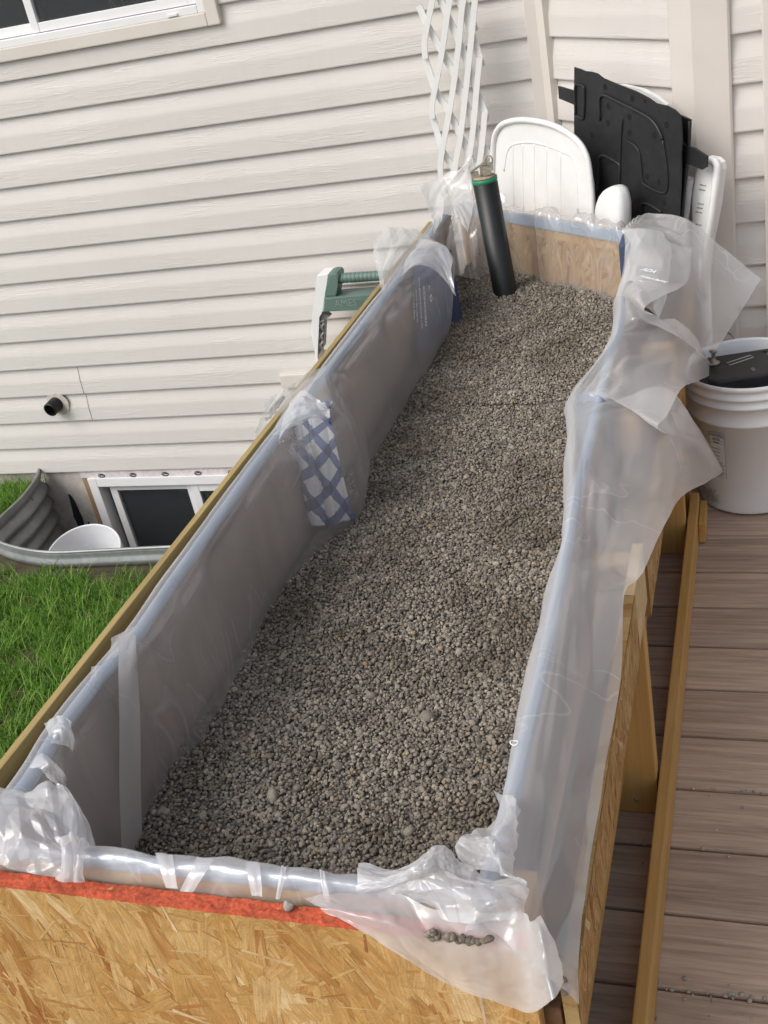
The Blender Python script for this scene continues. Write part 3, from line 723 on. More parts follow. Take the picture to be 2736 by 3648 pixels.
# ------------------------------------------------------------------ planter box
PL = thing('planter_box', 'long wooden planter box of strand board filled with gravel and lined with plastic', 'planter', (-0.6, 1.9, 0.0))
FT = 0.630
bm = bmesh.new()
box(bm, (-0.982, 0.6985, 0.02), (-0.236, 0.7150, FT - 0.0012), 0.0008)
front = obj('front_panel', bm, M['osb'], PL); front['label'] = 'strand board front panel with bold flakes'
flakes('strand', (-0.982, 0.6984, 0.02), (1, 0, 0), (0, 0, 1), .746, FT - .024, 1700, 94, M['flake'], front, (0, -1, 0), 500, 1.35)
# orange-red painted sawn edge, rough
bm = bmesh.new(); nx, ny = 260, 8; vs = []
for i in range(nx + 1):
    for j in range(ny + 1):
        x = -0.983 + (0.748) * i / nx; y = 0.6978 + 0.0180 * j / ny
        z = FT + 0.0016 * noise.noise(Vector((x * 160, y * 160, 0))) + 0.0012 * noise.noise(Vector((x * 30, y * 30, 3)))
        vs.append(bm.verts.new((x, y + (0.0012 * noise.noise(Vector((x * 140, 7, j))) if j in (0, ny) else 0), z)))
for i in range(nx):
    for j in range(ny):
        a = i * (ny + 1) + j; bm.faces.new((vs[a], vs[a + ny + 1], vs[a + ny + 2], vs[a + 1]))
for j in (0, ny):
    for i in range(nx):
        a = vs[i * (ny + 1) + j]; b = vs[(i + 1) * (ny + 1) + j]
        c1 = bm.verts.new((a.co.x, a.co.y - (0.0008 if j == 0 else -0.0008), FT - 0.0045 + 0.0015 * noise.noise(Vector((a.co.x * 90, 1, 1))))); c2 = bm.verts.new((b.co.x, b.co.y - (0.0008 if j == 0 else -0.0008), FT - 0.0045 + 0.0015 * noise.noise(Vector((b.co.x * 90, 1, 1)))))
        bm.faces.new((a, b, c2, c1))
obj('painted_edge', bm, M['red'], front)
# inner panels
LR = [(0.75, -.925), (0.85, -.925), (0.94, -.936), (1.06, -.936), (1.16, -.927), (1.3, -.934), (1.44, -.938), (1.66, -.945), (1.80, -.945), (1.9, -.945), (1.96, -.945), (2.05, -.940), (2.12, -.945), (2.43, -.945), (2.63, -.945), (2.80, -.95), (2.88, -.95), (3.0, -.95), (3.15, -.955), (3.30, -.95)]
RRIM = [(0.735, -.300), (0.80, -.298), (0.955, -.298), (1.11, -.300), (1.30, -.306), (1.45, -.312), (1.56, -.318), (1.80, -.322), (2.09, -.328), (2.2, -.322), (2.42, -.328), (2.60, -.315), (2.87, -.326)]
def wavy(path, a0, a1):
    bm = bmesh.new()
    prism(bm, [(x + a0, y, .14) for y, x in path] + [(x + a1, y, .14) for y, x in path[::-1]], (0, 0, .498)); return bm
obj('side_panel', wavy(LR, .003, .0145), M['osb_in'], PL)
obj('side_panel', wavy(RRIM, .006, .018), M['osb_in'], PL)
bm = bmesh.new(); box(bm, (-0.9125, 0.728, 0.14), (-0.2985, 0.7435, 0.640), 0.002); obj('inner_front_panel', bm, M['osb'], PL)
EA = Vector((-0.925, 3.36, 0)); EB = Vector((-0.335, 2.885, 0)); ed = (EB - EA).normalized(); en = Vector((ed.y, -ed.x, 0))
bm = bmesh.new(); prism(bm, [EA - en * .016 + Vector((0, 0, .14)), EB - en * .016 + Vector((0, 0, .14)), EB + Vector((0, 0, .14)), EA + Vector((0, 0, .14))], (0, 0, .50), .002)
o = obj('end_panel', bm, M['osb_d'], PL); o['label'] = 'pale strand board end panel behind the clear plastic'
flakes('strand', EA + en * .0001 + Vector((0, 0, .14)), ed, (0, 0, 1), (EB - EA).length, .445, 1100, 60, M['flake'], o, en, 150, .8)
bm = bmesh.new(); box(bm, (-0.9120, 0.744, 0.14), (-0.299, 2.9, 0.155)); obj('bottom_panel', bm, M['osb'], PL)
# blue padding along the inner rim
bm = bmesh.new()
def pad(pts, r=0.0135): tube(bm, pts, r, 10)
pad([(x + .0140, y, .641) for y, x in LR], .0105); pad([(x + .0120, y, .637) for y, x in RRIM], .0100); pad([(-0.91, .7365, .641), (-.30, .7365, .641)], .0095)
prism(bm, [EA + en * .0008 + Vector((0, 0, .612)), EB + en * .0008 + Vector((0, 0, .612)), EB + en * .008 + Vector((0, 0, .612)), EA + en * .008 + Vector((0, 0, .612))], (0, 0, .034), .003)
obj('rim_padding', bm, M['bluepad'], PL)
# outer left board (treated, on edge)
bm = bmesh.new(); box(bm, (-0.9675, 0.716, 0.5125), (-0.9555, 3.16, 0.651), 0.0015); o = obj('side_board', bm, M['treated'], PL); o['label'] = 'greenish treated board on edge along the lawn side'
bm = bmesh.new(); box(bm, (-0.9665, 0.716, -0.44), (-0.9615, 3.1, 0.511), 0.001); obj('light_block_backing', bm, M['brown'], PL)  # carried down to the ground, unseen, to keep light from under the box
# right outer strips
ptop = [(0.716, .556), (0.80, .562), (1.08, .572), (1.36, .582)]
ptopz = lambda y: float(np.interp(y, [q[0] for q in ptop], [q[1] for q in ptop]))
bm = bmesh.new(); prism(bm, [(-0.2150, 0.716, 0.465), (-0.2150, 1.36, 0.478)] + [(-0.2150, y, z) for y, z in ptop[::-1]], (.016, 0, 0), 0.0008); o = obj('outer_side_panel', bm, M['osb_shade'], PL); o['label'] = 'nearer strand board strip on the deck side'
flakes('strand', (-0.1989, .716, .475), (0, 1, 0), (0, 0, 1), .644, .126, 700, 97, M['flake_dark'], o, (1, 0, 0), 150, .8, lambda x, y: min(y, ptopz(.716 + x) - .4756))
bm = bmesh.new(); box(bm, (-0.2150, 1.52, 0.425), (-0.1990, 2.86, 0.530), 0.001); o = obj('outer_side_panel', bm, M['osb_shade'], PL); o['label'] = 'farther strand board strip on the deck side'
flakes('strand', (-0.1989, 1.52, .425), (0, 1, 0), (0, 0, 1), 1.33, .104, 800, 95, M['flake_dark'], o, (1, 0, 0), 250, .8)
bm = bmesh.new(); box(bm, (-0.2185, 1.362, 0.46), (-0.2020, 1.519, 0.570), 0.001); obj('chipboard_patch', bm, M['chip'], PL)
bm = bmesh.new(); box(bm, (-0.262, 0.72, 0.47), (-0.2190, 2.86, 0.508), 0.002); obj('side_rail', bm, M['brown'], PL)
bm = bmesh.new(); box(bm, (-0.2800, 0.72, 0.10), (-0.2630, 2.86, 0.20), 0.002); obj('side_rail', bm, M['pine'], PL)
# legs
for (x0, x1, y0) in ((-0.286, -0.2085, 1.49), (-0.284, -0.2085, 2.35), (-0.284, -0.232, 0.722)):
    bm = bmesh.new(); box(bm, (x0, y0, 0.002), (x1, y0 + 0.038, 0.548), 0.003); leg = obj('leg', bm, M['pine_z'], PL)
    if y0 > 2:
        text_obj('stamp', '210', 0.085, (-0.225, y0 - 0.0012, 0.255), (0, 0, -1), (1, 0, 0), M['blackink'], leg, align='CENTER')
        leg['label'] = 'leg stamped with black numbers'
    elif y0 > 1:
        bm = bmesh.new(); lathe(bm, [(0.0001, .002), (.004, .002), (.0045, 0), (.0045, -.002)], (-0.247, y0 - .0005, 0.035), 12, (0, -1, 0)); obj('screw', bm, M['steel'], leg)
for y0 in (0.75, 1.5, 2.4, 3.05):
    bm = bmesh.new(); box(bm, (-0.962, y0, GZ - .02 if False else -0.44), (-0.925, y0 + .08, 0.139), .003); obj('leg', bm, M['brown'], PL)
# inner uprights
bm = bmesh.new(); box(bm, (-0.920, 1.90, 0.2), (-0.868, 1.930, 0.644), .003); obj('brace', bm, M['osb_in'], PL)
bm = bmesh.new(); box(bm, (-0.912, 2.865, 0.2), (-0.836, 2.90, 0.644), .003); o = obj('brace', bm, M['navy'], PL); o['label'] = 'navy blue upright under the plastic'
bm = bmesh.new(); box(bm, (-0.358, 1.905, 0.2), (-0.299, 1.94, 0.642), .003); obj('brace', bm, M['bluepad'], PL)
bm = bmesh.new(); box(bm, (-0.372, 2.80, 0.2), (-0.326, 2.90, 0.642), .003); o = obj('brace', bm, M['navy'], PL); o['label'] = 'navy blue corner upright'
bm = bmesh.new(); box(bm, (-0.279, 1.905, 0.52), (-0.244, 1.965, 0.596), .003); obj('brace', bm, M['pine_z'], PL)
bm = bmesh.new(); box(bm, (-0.2785, 0.718, 0.3), (-0.243, 0.80, 0.622), .003); obj('corner_block', bm, M['pine_z'], PL)

# low rail lying along the deck beside the box
bm = bmesh.new(); box(bm, (-0.2045, 0.30, 0.0025), (-0.1835, 2.50, 0.089), .003)
rail = obj('edge_board', bm, M['pine'], None); tag(rail, 'long yellow pine board standing on edge on the deck beside the planter', 'board')
bm = bmesh.new(); box(bm, (-0.1825, 2.40, 0.0025), (-0.166, 2.51, 0.060), .003)
o = obj('wood_offcut', bm, M['pine'], None); tag(o, 'short pine offcut against the far end of the long board', 'offcut')
bm = bmesh.new(); box(bm, (-0.2230, 2.51, 0.0025), (-0.2075, 2.56, 0.42), .002)
o = obj('upright_plank', bm, M['pine_z'], None); tag(o, 'narrow yellow plank standing upright between planter leg and bucket', 'plank')

# ------------------------------------------------------------------ gravel bed
pebcol = bpy.data.collections.new('pebbles')
t = NT('pebble_stone'); oi = t.n('ShaderNodeObjectInfo'); c = t.coords((1, 1, 1))
base = t.ramp(oi.outputs['Random'], [(0.0, (0.165, 0.145, 0.122)), (0.25, (0.240, 0.213, 0.178)), (0.6, (0.315, 0.279, 0.230)), (0.85, (0.41, 0.362, 0.295)), (0.955, (0.47, 0.41, 0.325)), (1.0, (0.40, 0.28, 0.175))])
n = t.noise(c, 260, 4, 0.6); base = t.mix(0.8, base, t.ramp(n.outputs[0], [(0.3, 0.62), (0.65, 1.1)]), 'MULTIPLY')
dm = t.noise(t.coords((1, 1, 1)), 5.5, 3, .6); base = t.mix(1.0, base, t.ramp(dm.outputs[0], [(.36, (.58, .55, .52)), (.60, (.97, .97, .97))]), 'MULTIPLY')
M['pebble'] = t.pbr(base, 0.75, 0, t.bump(n.outputs[0], 0.3, 0.0006), 0.35)
for k in range(14):
    bm = bmesh.new(); g = bmesh.ops.create_icosphere(bm, subdivisions=2, radius=1.0)
    q = Vector((random.uniform(0.95, 1.30), random.uniform(0.80, 1.05), random.uniform(0.6, 0.9))); off = Vector((k * 3.7, 1, 2))
    cuts = [(Vector((random.gauss(0, 1), random.gauss(0, 1), random.gauss(0, 1))).normalized(), random.uniform(.70, .92)) for _ in range(5)]
    for v in bm.verts:
        p = v.co.normalized()
        r = 1 + 0.22 * noise.noise(p * 0.9 + off) + 0.10 * noise.noise(p * 2.2 + off)
        p = p * r
        for cn_, cd_ in cuts:
            dd = p.dot(cn_) - cd_
            if dd > 0: p = p - cn_ * dd * 0.75
        v.co = Vector((p.x * q.x, p.y * q.y, p.z * q.z))
    for f in bm.faces: f.smooth = True
    me = bpy.data.meshes.new('pebble'); bm.to_mesh(me); bm.free(); me.materials.append(M['pebble'])
    pebcol.objects.link(bpy.data.objects.new('pebble', me))
def gz(x, y):
    return 0.405 + 0.010 * noise.noise(Vector((x * 5, y * 4, 0))) + 0.006 * noise.noise(Vector((x * 14, y * 14, 5))) + 0.05 * max(0, min(1, (y - 2.3) / 0.7)) ** 1.5 - 0.012 * math.exp(-((x + .6) / .14) ** 2) * (1 if 1.2 < y < 2.4 else .3) + 0.018 * math.exp(-((x + 0.28) / 0.12) ** 2)
def endy(x): return EA.y + (x - EA.x) / (EB.x - EA.x) * (EB.y - EA.y)
V = []; F = []
NX, NY = 36, 150
for j in range(NY + 1):
    for i in range(NX + 1):
        x = -0.912 + (0.612) * i / NX; ye = endy(x) - 0.004; y = 0.746 + (ye - 0.746) * j / NY
        V.append((x, y, gz(x, y) - 0.004))
for j in range(NY):
    for i in range(NX):
        a = j * (NX + 1) + i; F.append((a, a + 1, a + NX + 2, a + NX + 1))
nb = len(V); S = [1.0] * nb; R_ = [(0, 0, 0)] * nb
def addp(x, y, z, r): V.append((x, y, z)); S.append(r); R_.append((random.gauss(0, .5), random.gauss(0, .5), random.uniform(0, 6.28)))
for layer, dens in ((0, 1.0), (1, 0.55)):
    y = 0.75
    while y < 3.36:
        sp = 0.0065
        for i in range(int(0.61 / sp)):
            x = -0.91 + i * sp + random.uniform(-.003, .003); yy = y + random.uniform(-.003, .003)
            if x > -0.302 or yy > endy(x) - .008 or random.random() > dens: continue
            r = random.choice([0.0022, .0027, .0031, .0035, .0042]) * random.uniform(.85, 1.15)
            if random.random() < 0.05: r *= random.uniform(1.25, 1.7)
            addp(x, yy, gz(x, yy) + layer * 0.0032 + random.uniform(-.002, .002), r)
        y += sp
for _ in range(18000):
    x = random.uniform(-.91, -.303); y = random.uniform(.75, 3.34)
    if yy > 9 or y > endy(x) - .01: continue
    addp(x, y, gz(x, y) + random.uniform(.001, .0055), random.uniform(.0012, .0024))
for px, py, r in ((585, 1710, .011), (920, 1530, .0125), (795, 1475, .008), (1070, 1345, .009), (880, 1780, .009), (345, 1745, .008), (760, 1135, .0105), (535, 1890, .009), (970, 1280, .008), (640, 1690, .008)):
    q = P(px, py, z=0.42); addp(q.x, q.y, gz(q.x, q.y) + 0.004, r)
# a few caught in the folds of the plastic
for k in range(15):
    f = k / 14; q = P(577 + 30 * f + random.uniform(-4, 4), 897 - 42 * f + random.uniform(-3, 3), z=0.645); addp(q.x, q.y, 0.640, random.uniform(.0035, .0055))
for k in range(5):
    q = P(672 + 6 * k, 888, z=0.652); addp(q.x, q.y, 0.654, random.uniform(.002, .0035))
for k in range(4):
    q = P(606 + 7 * k, 957 - 2 * k, z=0.66); addp(q.x, q.y, 0.661, random.uniform(.002, .003))
for k in range(38):
    f = random.random(); q = P(912 + 152 * f, 2012 + 24 * math.sin(f * 2.2) + random.gauss(0, 6 * (1.1 - f)), y=0.688); addp(q.x, 0.6895, q.z, random.uniform(.0024, .0048))
for k in range(6):
    q = P(1168 + random.uniform(-8, 8), 2110 + k * 5, y=0.70); addp(-.205, q.y, q.z, random.uniform(.003, .004))
gv = scatter('gravel', V, F, pebcol, [m_plain('gravel_base', (0.20, 0.178, 0.15), 0.95, var=.4, scale=200, bump=1.0)], S, R_, nb)
tag(gv, 'fine grey gravel filling the lined planter box', 'gravel', kind='stuff')
# one loose stone on the painted edge
bm = bmesh.new(); bmesh.ops.create_icosphere(bm, subdivisions=2, radius=1.0); q = P(622, 1957, z=FT + .006)
for v in bm.verts:
    p = v.co.copy(); r = 1 + .25 * noise.noise(p * 1.1 + Vector((4, 4, 4))); p *= r
    v.co = Vector((q.x + p.x * .0062, q.y + p.y * .0055, FT + .0052 + p.z * (.0072 if p.z > 0 else .0050)))
o = obj('pebble', bm, M['stone']); tag(o, 'single pale pebble lying on the orange painted edge', 'pebble')

# ------------------------------------------------------------------ plastic liner
LB = bmesh.new()
def catmat(n_ctrl, n):
    W = np.zeros((n, n_ctrl))
    for i in range(n):
        t_ = i / (n - 1) * (n_ctrl - 1); k = min(int(t_), n_ctrl - 2); f = t_ - k
        c_ = [-.5 * f + f * f - .5 * f ** 3, 1 - 2.5 * f * f + 1.5 * f ** 3, .5 * f + 2 * f * f - 1.5 * f ** 3, -.5 * f * f + .5 * f ** 3]
        for o_, cc in zip((-1, 0, 1, 2), c_):
            j = k + o_
            if j < 0: W[i, 0] += 2 * cc; W[i, 1] -= cc
            elif j >= n_ctrl: W[i, -1] += 2 * cc; W[i, -2] -= cc
            else: W[i, j] += cc
    return W
def patch(rows, nu, nv, folds=(), seed=0.0, mat=0, hold=None):
    """smooth sheet through a grid of control points; folds = (amplitude, freq across, freq along, kind)"""
    A = np.array([[list(p) for p in r] for r in rows], float)
    Wv = catmat(A.shape[0], nv); Wu = catmat(A.shape[1], nu)
    G = np.einsum('ia,abk,jb->ijk', Wv, A, Wu)
    du = np.gradient(G, axis=1); dv = np.gradient(G, axis=0); Nn = np.cross(du, dv); Nn /= np.maximum(np.linalg.norm(Nn, axis=2, keepdims=True), 1e-9)
    D_ = np.zeros((nv, nu))
    for (amp, fu, fv, kind) in folds:
        for i in range(nv):
            for j in range(nu):
                if kind == 'c':      # crushed film: straight sharp creases between flat facets
                    u_, v_ = j / (nu - 1) * fu, i / (nv - 1) * fv; s_ = 0
                    wx = noise.noise(Vector((u_ * .45 + seed, v_ * .45, 1.7))) * .9; wy = noise.noise(Vector((u_ * .45, v_ * .45 + seed, 5.2))) * .9
                    for q_ in range(4):
                        th_ = seed * 2.3 + q_ * .85; fr_ = (1.0, .62, 1.45, .4)[q_]
                        w__ = (math.cos(th_) * (u_ + wx) + math.sin(th_) * (v_ + wy)) * fr_ + seed * (q_ + 1)
                        s_ += (abs(w__ - math.floor(w__) - .5) - .25) / fr_
                    D_[i, j] += amp * s_; continue
                if kind[0] == 'f':   # creases fanning out from a gathered point
                    du_, dv_ = j / (nu - 1) - kind[1], i / (nv - 1) - kind[2]; an_ = math.atan2(dv_, du_) * fu + .5 * noise.noise(Vector((du_ * 3, dv_ * 3, seed))); rr_ = math.hypot(du_, dv_)
                    D_[i, j] += amp * (abs(an_ / math.pi - math.floor(an_ / math.pi) - .5) - .25) * min(1, rr_ * 3) * max(0, 1.15 - rr_) ** fv; continue
                s_ = noise.noise(Vector((j / (nu - 1) * fu + seed, i / (nv - 1) * fv + seed * 1.3, seed)))
                if kind == 'r': s_ = 0.55 * math.exp(-(s_ * 5.5) ** 2) - 0.2      # soft ridge
                if kind == 'e': s_ *= (i / (nv - 1)) ** 1.5
                D_[i, j] += amp * s_
    if hold:   # the film lies tight where it rolls over the rim
        a_, b_ = hold; v_ = np.linspace(0, 1, nv); wt = 1 - .85 * np.clip(np.minimum((v_ - a_) / .12, (b_ - v_) / .12), 0, 1); D_ *= wt[:, None]
    G = G + Nn * D_[:, :, None]
    vs = [[LB.verts.new(G[i, j]) for j in range(nu)] for i in range(nv)]
    for i in range(nv - 1):
        for j in range(nu - 1):
            f = LB.faces.new((vs[i][j], vs[i][j + 1], vs[i + 1][j + 1], vs[i + 1][j])); f.smooth = True; f.material_index = mat
    return G
def gauss(y, c_, wn, wf): return math.exp(-((y - c_) / (wn if y < c_ else wf)) ** 2)
# --- left wall and rim
rows = [[] for _ in range(8)]
for y, xo in LR:
    b1 = gauss(y, 1.905, .075, .10); b2 = gauss(y, 2.86, .13, .09)
    b2l = gauss(y, 2.80, .34, .12)
    top = 0.072 * b1 + 0.085 * b2
    low = 0.078 * gauss(y, 1.905, .12, .22) + 0.065 * b2l
    xi = xo + 0.030
    zt = 0.657 + 0.006 * noise.noise(Vector((y * 6, 0, 0)))
    hg = .010 + .008 * noise.noise(Vector((y * 3.1, 4, 0))); rows[0].append((xi + .008 + low * .8, y, .36)); rows[1].append((xi + .008 + hg + low, y, .48)); rows[2].append((xi + .004 + hg + low * .35 + top * .68, y, .60)); rows[3].append((xi + .002 + top, y, .638))
    rows[4].append((xi - .015 + top * .9, y, zt)); rows[5].append((xo + .003, y, zt - .003)); rows[6].append((xo - .003, y, .632)); rows[7].append((xo - .004 - .006 * b1, y, .56 + .01 * noise.noise(Vector((y * 9, 2, 0)))))
patch(rows, 420, 44, [(0.0035, 24, 2, 's'), (0.003, 16, 2.4, 'r'), (.012, 12, 1.6, 'c'), (.013, 7, 1.4, 's'), (.020, 11, 5, ('f', .47, .56)), (.020, 11, 5, ('f', .85, .56)), (.014, 9, 6, ('f', .12, .56))], 1.7, 0, (.36, 1.2))
# --- right wall, rim and outer drape
def col_r(y, xi, hem, sag=.012):
    h = Vector(hem) if not isinstance(hem, tuple) or len(hem) == 3 else Vector((hem[0], y, hem[1]))
    a = [Vector(q) for q in ((xi - .002, y, .36), (xi - .003, y, .50), (xi - .002, y, .61), (xi, y, .645), (xi + .012, y, .6575), (xi + .026, y, .652))]
    r = a[-1]; far = (h - r).length
    if h.x > -.192 and h.z < .575:   # over the outer strip first, then hanging free
        k = Vector((-.200, y + (h.y - y) * .35, .598)); m = k.lerp(h, .45); m.x += .006; m.z += .012
        q = r.lerp(k, .5); q.z -= .006
        return a + [q, k, m, h]
    for f, g in ((.25, 1.0), (.5, 1.0), (.75, .6)):
        q = r.lerp(h, f); q.z -= sag * g * (1 if far < .14 else -1.2); a.append(q)
    return a + [h]
PX = lambda px, py, x: P(px, py, x=x)
cs = []
for args in ((0.690, -.298, (-.194, .560), -.006), (0.735, -.300, (-.193, .572), -.008), (0.80, -.298, (-.193, .584), -.008), (0.87, -.297, (-.193, .586), -.007), (0.955, -.298, (-.193, .588), -.006), (1.08, -.300, (-.1945, .590), -.006), (1.17, -.302, (-.198, .596), -.003),
             (1.29, -.306, PX(1345, 1300, -.206), .004), (1.38, -.309, PX(1372, 1262, -.195), .006), (1.46, -.313, PX(1395, 1222, -.182), .008), (1.56, -.322, PX(1440, 1126, -.166), .010), (1.66, -.336, PX(1484, 1066, -.150), .010), (1.76, -.350, PX(1536, 1038, -.135), .012), (1.84, -.362, PX(1556, 1014, -.124), .012), (1.89, -.366, PX(1495, 948, -.160), .010), (1.93, -.364, PX(1428, 925, -.186), .004), (1.99, -.354, PX(1440, 900, -.180), .006),
             (2.06, -.342, PX(1474, 838, -.165), .008), (2.13, -.330, PX(1510, 822, -.157), .010), (2.20, -.324, PX(1540, 800, -.149), .010), (2.28, -.326, PX(1480, 738, -.172), .008), (2.36, -.330, PX(1425, 690, -.190), .006), (2.44, -.332, PX(1398, 662, -.205), .004), (2.60, -.315, (-.194, .604), .002), (2.79, -.325, (-.194, .604), .002), (2.87, -.33, (-.194, .604), .002)):
    cs.append(col_r(*args))
rows = [[c_[r] for c_ in cs] for r in range(10)]
patch(rows, 460, 70, [(0.003, 20, 2.5, 's'), (0.004, 12, 2.6, 'r'), (.012, 9, 2.0, 'c'), (.022, 8, 9, ('f', .50, .55)), (.022, 8, 9, ('f', .76, .55)), (.012, 7, 9, ('f', .30, .55))], 4.2, 2, (.26, .62))
# --- front
cs = []
for x in np.linspace(-.915, -.29, 12):
    cs.append([(x, .752, .36), (x, .7515, .52), (x, .751, .615), (x, .749, .645), (x, .738, .6565), (x, .726, .652), (x, .7205, .63), (x, .7195, .60), (x, .719, .56)])
patch([[c_[r] for c_ in cs] for r in range(9)], 220, 44, [(0.002, 14, 2, 's'), (0.004, 9, 4, 'r'), (.004, 8, 3, 'c'), (.0006, 50, 5, 's')], 7.7, 2)
# --- end
cs = []
for f in np.linspace(0, 1, 13):
    p = EA + (EB - EA) * f; pu = 0.02 * gauss(f, .02, .1, .1)
    def q(off, z): v = p + en * off; return (v.x, v.y, z)
    cs.append([q(.012, .36), q(.012 + .01 * (random.random()), .46), q(.012, .56), q(.016, .625), q(.014, .6545 + pu), q(.0, .659 + pu), q(-.014, .652 + pu), q(-.024, .61), q(-.026, .54)])
patch([[c_[r] for c_ in cs] for r in range(9)], 200, 44, [(0.026, 12, 1.3, 'r'), (.007, 7, 1.0, 'c'), (0.0025, 20, 2, 's'), (.0005, 50, 5, 's')], 9.1)

Z = lambda px, py, z=.662: P(px, py, z=z)
XX = lambda px, py, x: P(px, py, x=x)
YY = lambda px, py, y: P(px, py, y=y)
# --- wide stiff sheet standing out from the far corner
patch([[Z(1345, 495, .665), Z(1372, 472, .672), Z(1405, 462, .675), YY(1480, 472, 2.80), YY(1560, 535, 2.80), YY(1643, 603, 2.78)],
       [Z(1350, 530, .662), Z(1385, 520, .664), Z(1440, 520, .662), YY(1500, 555, 2.68), YY(1558, 612, 2.72), YY(1612, 655, 2.72)],
       [Z(1345, 585, .660), Z(1375, 580, .660), Z(1430, 600, .650), YY(1480, 650, 2.52), YY(1535, 690, 2.60), YY(1578, 710, 2.64)],
       [Z(1330, 640, .660), Z(1350, 645, .655), Z(1395, 665, .64), YY(1445, 710, 2.42), YY(1500, 752, 2.50), YY(1546, 757, 2.56)]], 120, 80, [(0.003, 5, 2, 's'), (0.016, 9, 2.2, ('f', .12, .15)), (.003, 2.5, 2, 'c')], 3.3, 2)
# puckers over the far right corner
patch([[Z(1350, 500, .668), Z(1380, 490, .69), Z(1430, 500, .69), Z(1445, 540, .665)], [Z(1345, 560, .64), Z(1375, 545, .685), Z(1425, 560, .688), Z(1445, 600, .655)], [Z(1340, 640, .60), Z(1365, 610, .67), Z(1405, 640, .67), Z(1425, 690, .645)]], 90, 90, [(.011, 2.6, 2.0, 'c'), (.004, 5, 3, 's')], 8.8, 2)
# --- left flaps over the outer board
patch([[Z(705, 783, .665), Z(655, 812, .672), Z(612, 842, .676), Z(572, 868, .67)], [Z(672, 840, .668), Z(630, 862, .655), Z(590, 893, .650), Z(558, 920, .655)], [Z(640, 885, .668), Z(603, 915, .655), Z(570, 950, .645), Z(540, 984, .63)]], 90, 80, [(.005, 3, 3, 's'), (.011, 2.2, 2.2, 'c')], 6.1, 2)
patch([[Z(628, 858, .675), Z(655, 850, .690), Z(685, 865, .688), Z(712, 885, .672)], [Z(610, 905, .672), Z(640, 888, .684), Z(680, 886, .680), Z(708, 895, .664)], [Z(600, 950, .664), Z(625, 925, .668), Z(660, 915, .662), Z(700, 908, .650)]], 90, 80, [(.009, 2.4, 2.0, 'c'), (.003, 4, 4, 's')], 1.1, 2)
patch([[Z(930, 505, .668), Z(885, 488, .70), Z(845, 490, .715), Z(815, 515, .70)], [Z(912, 525, .668), Z(872, 530, .69), Z(838, 545, .70), Z(812, 562, .685)], [Z(885, 565, .662), Z(858, 585, .668), Z(838, 610, .66), Z(823, 642, .645)]], 90, 80, [(.006, 3, 3, 's'), (.013, 2.2, 2.2, 'c')], 4.9, 2)
patch([[Z(905, 520, .672), Z(935, 520, .690), Z(962, 530, .680), Z(975, 555, .655)], [Z(880, 565, .668), Z(915, 545, .682), Z(950, 552, .668), Z(975, 590, .635)], [Z(865, 600, .662), Z(900, 580, .665), Z(945, 590, .64), Z(985, 640, .58)]], 80, 70, [(.009, 2.2, 2.2, 'c')], 2.9, 2)
# --- gathered knot at the far left corner
patch([[Z(1030, 365, .74), Z(1015, 335, .80), Z(990, 372, .745), Z(955, 380, .735), Z(905, 398, .735)], [Z(1020, 430, .69), Z(1000, 405, .71), Z(972, 412, .70), Z(945, 425, .695), Z(930, 450, .69)], [Z(1010, 500, .64), Z(990, 470, .665), Z(970, 470, .665), Z(952, 480, .66), Z(938, 505, .655)]], 110, 80, [(.008, 4, 2, 's'), (.017, 2.8, 1.8, 'c'), (.010, 8, 1, ('f', .45, .8))], 7.1, 1)
patch([[YY(1090, 420, 3.22), YY(1060, 415, 3.23), YY(1035, 420, 3.24), YY(1000, 440, 3.22), YY(975, 470, 3.12)], [YY(1090, 480, 3.17), YY(1060, 490, 3.16), YY(1030, 500, 3.15), YY(1000, 510, 3.12), YY(970, 520, 3.02)], [YY(1090, 580, 3.16), YY(1055, 590, 3.14), YY(1030, 600, 3.12), YY(1005, 600, 3.08), YY(985, 590, 2.98)]], 100, 70, [(.020, 10, 1.0, ('f', .5, -.3)), (.014, 3.4, 1.2, 'c')], 3.8, 0)
# --- near left corner: draped bunch with tail, and a sheet across the corner
patch([[Z(-30, 1700, .67), Z(20, 1690, .690), Z(75, 1688, .695), Z(125, 1695, .685), Z(152, 1720, .672)],
       [Z(-60, 1790, .665), Z(0, 1745, .688), Z(65, 1740, .692), Z(120, 1765, .684), Z(170, 1790, .668)],
       [Z(-80, 1850, .66), Z(-10, 1810, .678), Z(55, 1810, .683), Z(115, 1825, .678), Z(182, 1835, .664)],
       [Z(-80, 1890, .655), Z(-10, 1868, .662), Z(50, 1880, .660), Z(105, 1893, .655), Z(160, 1900, .648)]], 150, 130, [(.005, 3, 3, 's'), (.016, 1.7, 1.5, 'c'), (.008, 7, 1.0, ('f', .95, .75)), (.007, 4, 4, 'c')], 5.3, 1)
patch([[Z(118, 1690, .676), Z(140, 1698, .670), Z(152, 1715, .664)], [Z(145, 1760, .650), Z(175, 1765, .645), Z(190, 1775, .640)], [Z(150, 1835, .640), Z(185, 1832, .640), Z(208, 1830, .636)]], 30, 50, [(.003, 4, 2, 'r')], .7, 1)
patch([[Z(128, 1815, .668), Z(150, 1800, .678), Z(178, 1803, .678), Z(192, 1822, .664)], [Z(130, 1850, .672), Z(152, 1840, .680), Z(172, 1842, .676), Z(182, 1850, .660)], [Z(118, 1900, .650), Z(142, 1905, .655), Z(165, 1905, .652), Z(170, 1895, .645)]], 80, 70, [(.008, 2.4, 1.6, 'c')], 9.4, 1)
